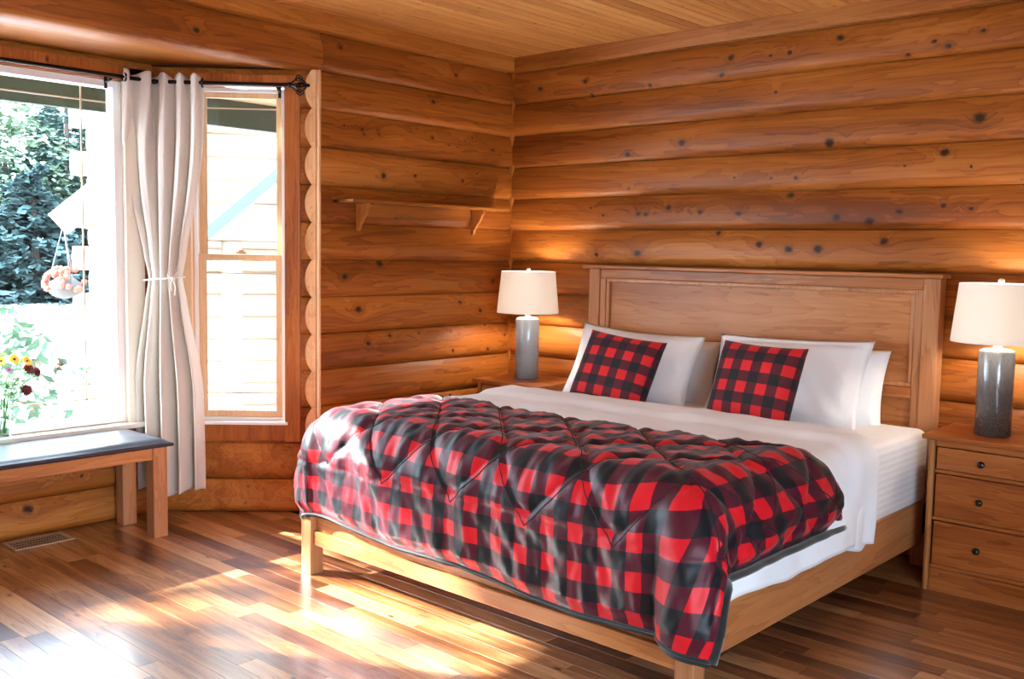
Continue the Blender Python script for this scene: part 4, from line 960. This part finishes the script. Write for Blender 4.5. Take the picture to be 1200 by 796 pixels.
# shade tree standing where the afternoon sun comes from
def leafy(name, label, loc, h, rad, n, leaf, mat_, seed, zlo=.35, stem=.09):
    rg = random.Random(seed); t = thing(name, label, 'tree' if h > 2 else 'shrub', loc)
    bm = bmesh.new(); L0 = Vector(loc)
    for k in range(n):
        while True:
            v = Vector((rg.uniform(-1, 1), rg.uniform(-1, 1), rg.uniform(-1, 1)))
            if v.length < 1: break
        if noise.noise(v*2.6+Vector((seed, 0, 0))) < -.02: continue
        c = L0+Vector((v.x*rad, v.y*rad, h*(zlo+(1-zlo)*(.5+v.z*.5))))
        d = Vector((rg.uniform(-1, 1), rg.uniform(-1, 1), rg.uniform(-.6, .8))).normalized(); s_ = d.orthogonal().normalized()
        sz = leaf*rg.uniform(.6, 1.3)
        bm.faces.new([bm.verts.new(p) for p in (c-d*sz, c+s_*sz*.45, c+d*sz, c-s_*sz*.45)])
    o = obj('foliage', bm, mat_, t)
    bm = tube([L0, L0+Vector((.1*h*.1, 0, h*.5)), L0+Vector((0, 0, h*.8))], [stem, stem*.7, stem*.3], 8)
    for k in range(7):
        a = rg.uniform(0, 6.28); z_ = h*rg.uniform(.3, .7); tube([L0+Vector((0, 0, z_)), L0+Vector((math.cos(a)*rad*.7, math.sin(a)*rad*.7, z_+h*.18))], [stem*.35, stem*.1], 6, bm)
    obj('trunk', bm, M_bark, t)
    return t
sb = Vector((-.35, -4.0, 1.5))-sdir*9.5
leafy('shade_tree', 'tall leafy tree beside the house, in front of the sun', (sb.x, sb.y, GZ), 10.5, 3.4, 1500, .17, leaf_mat('leaf_maple', (.05, .10, .03), (.10, .18, .06)), 4, .3, .16)
leafy('garden_shrub', 'pale green garden shrub just outside the picture window', (-1.75, -2.80, GZ), 1.75, .62, 2600, .045, leaf_mat('leaf_shrub', (.05, .12, .07), (.16, .30, .18)), 8, .1, .02)
leafy('garden_shrub', 'small round shrub out in the pale yard', (-7.0, .60, GZ), .75, .45, 900, .05, leaf_mat('leaf_shrub2', (.05, .12, .08), (.12, .22, .15)), 9, .0, .02)
# neighbouring log cabin
cab = thing('log_cabin', 'pale log cabin with gabled roof and green fascia beside the yard', 'building', (-3.9, -.90, GZ)); cab.rotation_euler.z = R(-32)
M_cab = simple('cabin_log', (.50, .40, .30), .8); M_cabd = simple('cabin_dark', (.10, .09, .08), .8); M_teal = simple('fascia_teal', (.10, .22, .20), .6); M_roof = simple('cabin_roof', (.42, .43, .45), .8)
cx, cy0, cy1 = -3.9, -.90, 4.6
bm = bmesh.new(); 
for k in range(17):
    z_ = GZ+.10+k*.2; obj('log', tube([(cx, cy0-.25 if k % 2 else cy0-.12, z_), (cx, cy1, z_)], .105, 10), M_cab, cab, smooth=True, auto=50)
for k in range(14):
    z_ = GZ+.20+k*.2; obj('log', tube([(cx+.16 if k % 2 else cx+.05, cy0, z_), (cx-5, cy0, z_)], .105, 10), M_cab, cab, smooth=True, auto=50)
def gable_roof(y_e, z_e, y_p, z_p, x0, x1, th, m1, m2, par):
    d = Vector((0, y_p-y_e, z_p-z_e)).normalized(); n_ = Vector((0, -d.z, d.y)); 
    a, c = Vector((0, y_e, z_e)), Vector((0, y_p, z_p)); bm = bmesh.new()
    v = [bm.verts.new((xx, p.y+o.y, p.z+o.z)) for xx in (x0, x1) for p, o in ((a, n_*0), (c, n_*0), (c, n_*th), (a, n_*th))]
    for q in ((0, 1, 2, 3), (7, 6, 5, 4), (0, 4, 5, 1), (1, 5, 6, 2), (2, 6, 7, 3), (3, 7, 4, 0)): bm.faces.new([v[i] for i in q])
    bmesh.ops.recalc_face_normals(bm, faces=bm.faces); obj('roof_slope', bm, m1, par)
    bm = bmesh.new(); e = .025 if m2 is M_teal else .10
    v = [bm.verts.new((xx, p.y+o.y, p.z+o.z)) for xx in (x1+.002, x1+.04) for p, o in ((a, n_*(-e)), (c, n_*(-e)), (c, n_*(th+.01)), (a, n_*(th+.01)))]
    for q in ((0, 1, 2, 3), (7, 6, 5, 4), (0, 4, 5, 1), (1, 5, 6, 2), (2, 6, 7, 3), (3, 7, 4, 0)): bm.faces.new([v[i] for i in q])
    bmesh.ops.recalc_face_normals(bm, faces=bm.faces); obj('fascia_board', bm, m2, par)
gable_roof(-1.20, 1.62, 1.9, 4.3, -8, cx+.4, .10, M_roof, M_cab, cab)
gable_roof(5.0, 1.62, 1.9, 4.3, -8, cx+.4, .10, M_roof, M_cab, cab)
# porch gable in front of it, teal fascia
gable_roof(-.40, 1.215, 1.85, 3.22, cx+.2, cx+1.05, .05, M_roof, M_teal, cab)
gable_roof(3.6, 1.66, 1.85, 3.22, cx+.2, cx+1.05, .08, M_roof, M_teal, cab)
obj('porch_beam', B(cx+.82, cx+.98, .1, 3.6, 1.52, 1.66), M_cab, cab)
for yy in (.15, 1.6, 3.5): obj('porch_post', tube([(cx+.9, yy, GZ), (cx+.9, yy, 1.52)], .08, 10), M_cab, cab, smooth=True)
obj('porch_deck', B(cx+.1, cx+1.1, 0, 3.7, GZ, GZ+.35), M_cab, cab)
wf = obj('cabin_window', B(cx+.10, cx+.15, .60, 1.30, .55, 1.35), M_white, cab); obj('pane', B(cx+.151, cx+.158, .66, 1.24, .61, 1.29), M_cabd, wf)
# hanging flower basket on the cabin corner
hbk = thing('hanging_basket', 'hanging basket with coral flowers outside by the cabin corner', 'planter', (-3.55, -1.40, 1.15))
bm = bmesh.new(); bmesh.ops.create_icosphere(bm, subdivisions=2, radius=.13, matrix=Matrix.Translation((-3.55, -1.40, 1.12)) @ Matrix.Diagonal((1, 1, .7, 1))); obj('basket', bm, M_cabd, hbk, smooth=True)
bm = bmesh.new(); rg = random.Random(2)
for k in range(46):
    a = rg.uniform(0, 6.28); e = rg.uniform(-.5, 1.2); bmesh.ops.create_icosphere(bm, subdivisions=1, radius=.026, matrix=Matrix.Translation((-3.55+.15*math.cos(a)*math.cos(e), -1.40+.15*math.sin(a)*math.cos(e), 1.16+.12*math.sin(e))))
obj('blossoms', bm, simple('coral_flowers', (.55, .10, .06), .7), hbk)
bm = bmesh.new()
for a in (0, 2.1, 4.2): tube([(-3.55+.12*math.cos(a), -1.40+.12*math.sin(a), 1.15), (-3.55, -1.40, 1.62)], .005, 5, bm)
obj('hanger', bm, M_cabd, hbk)
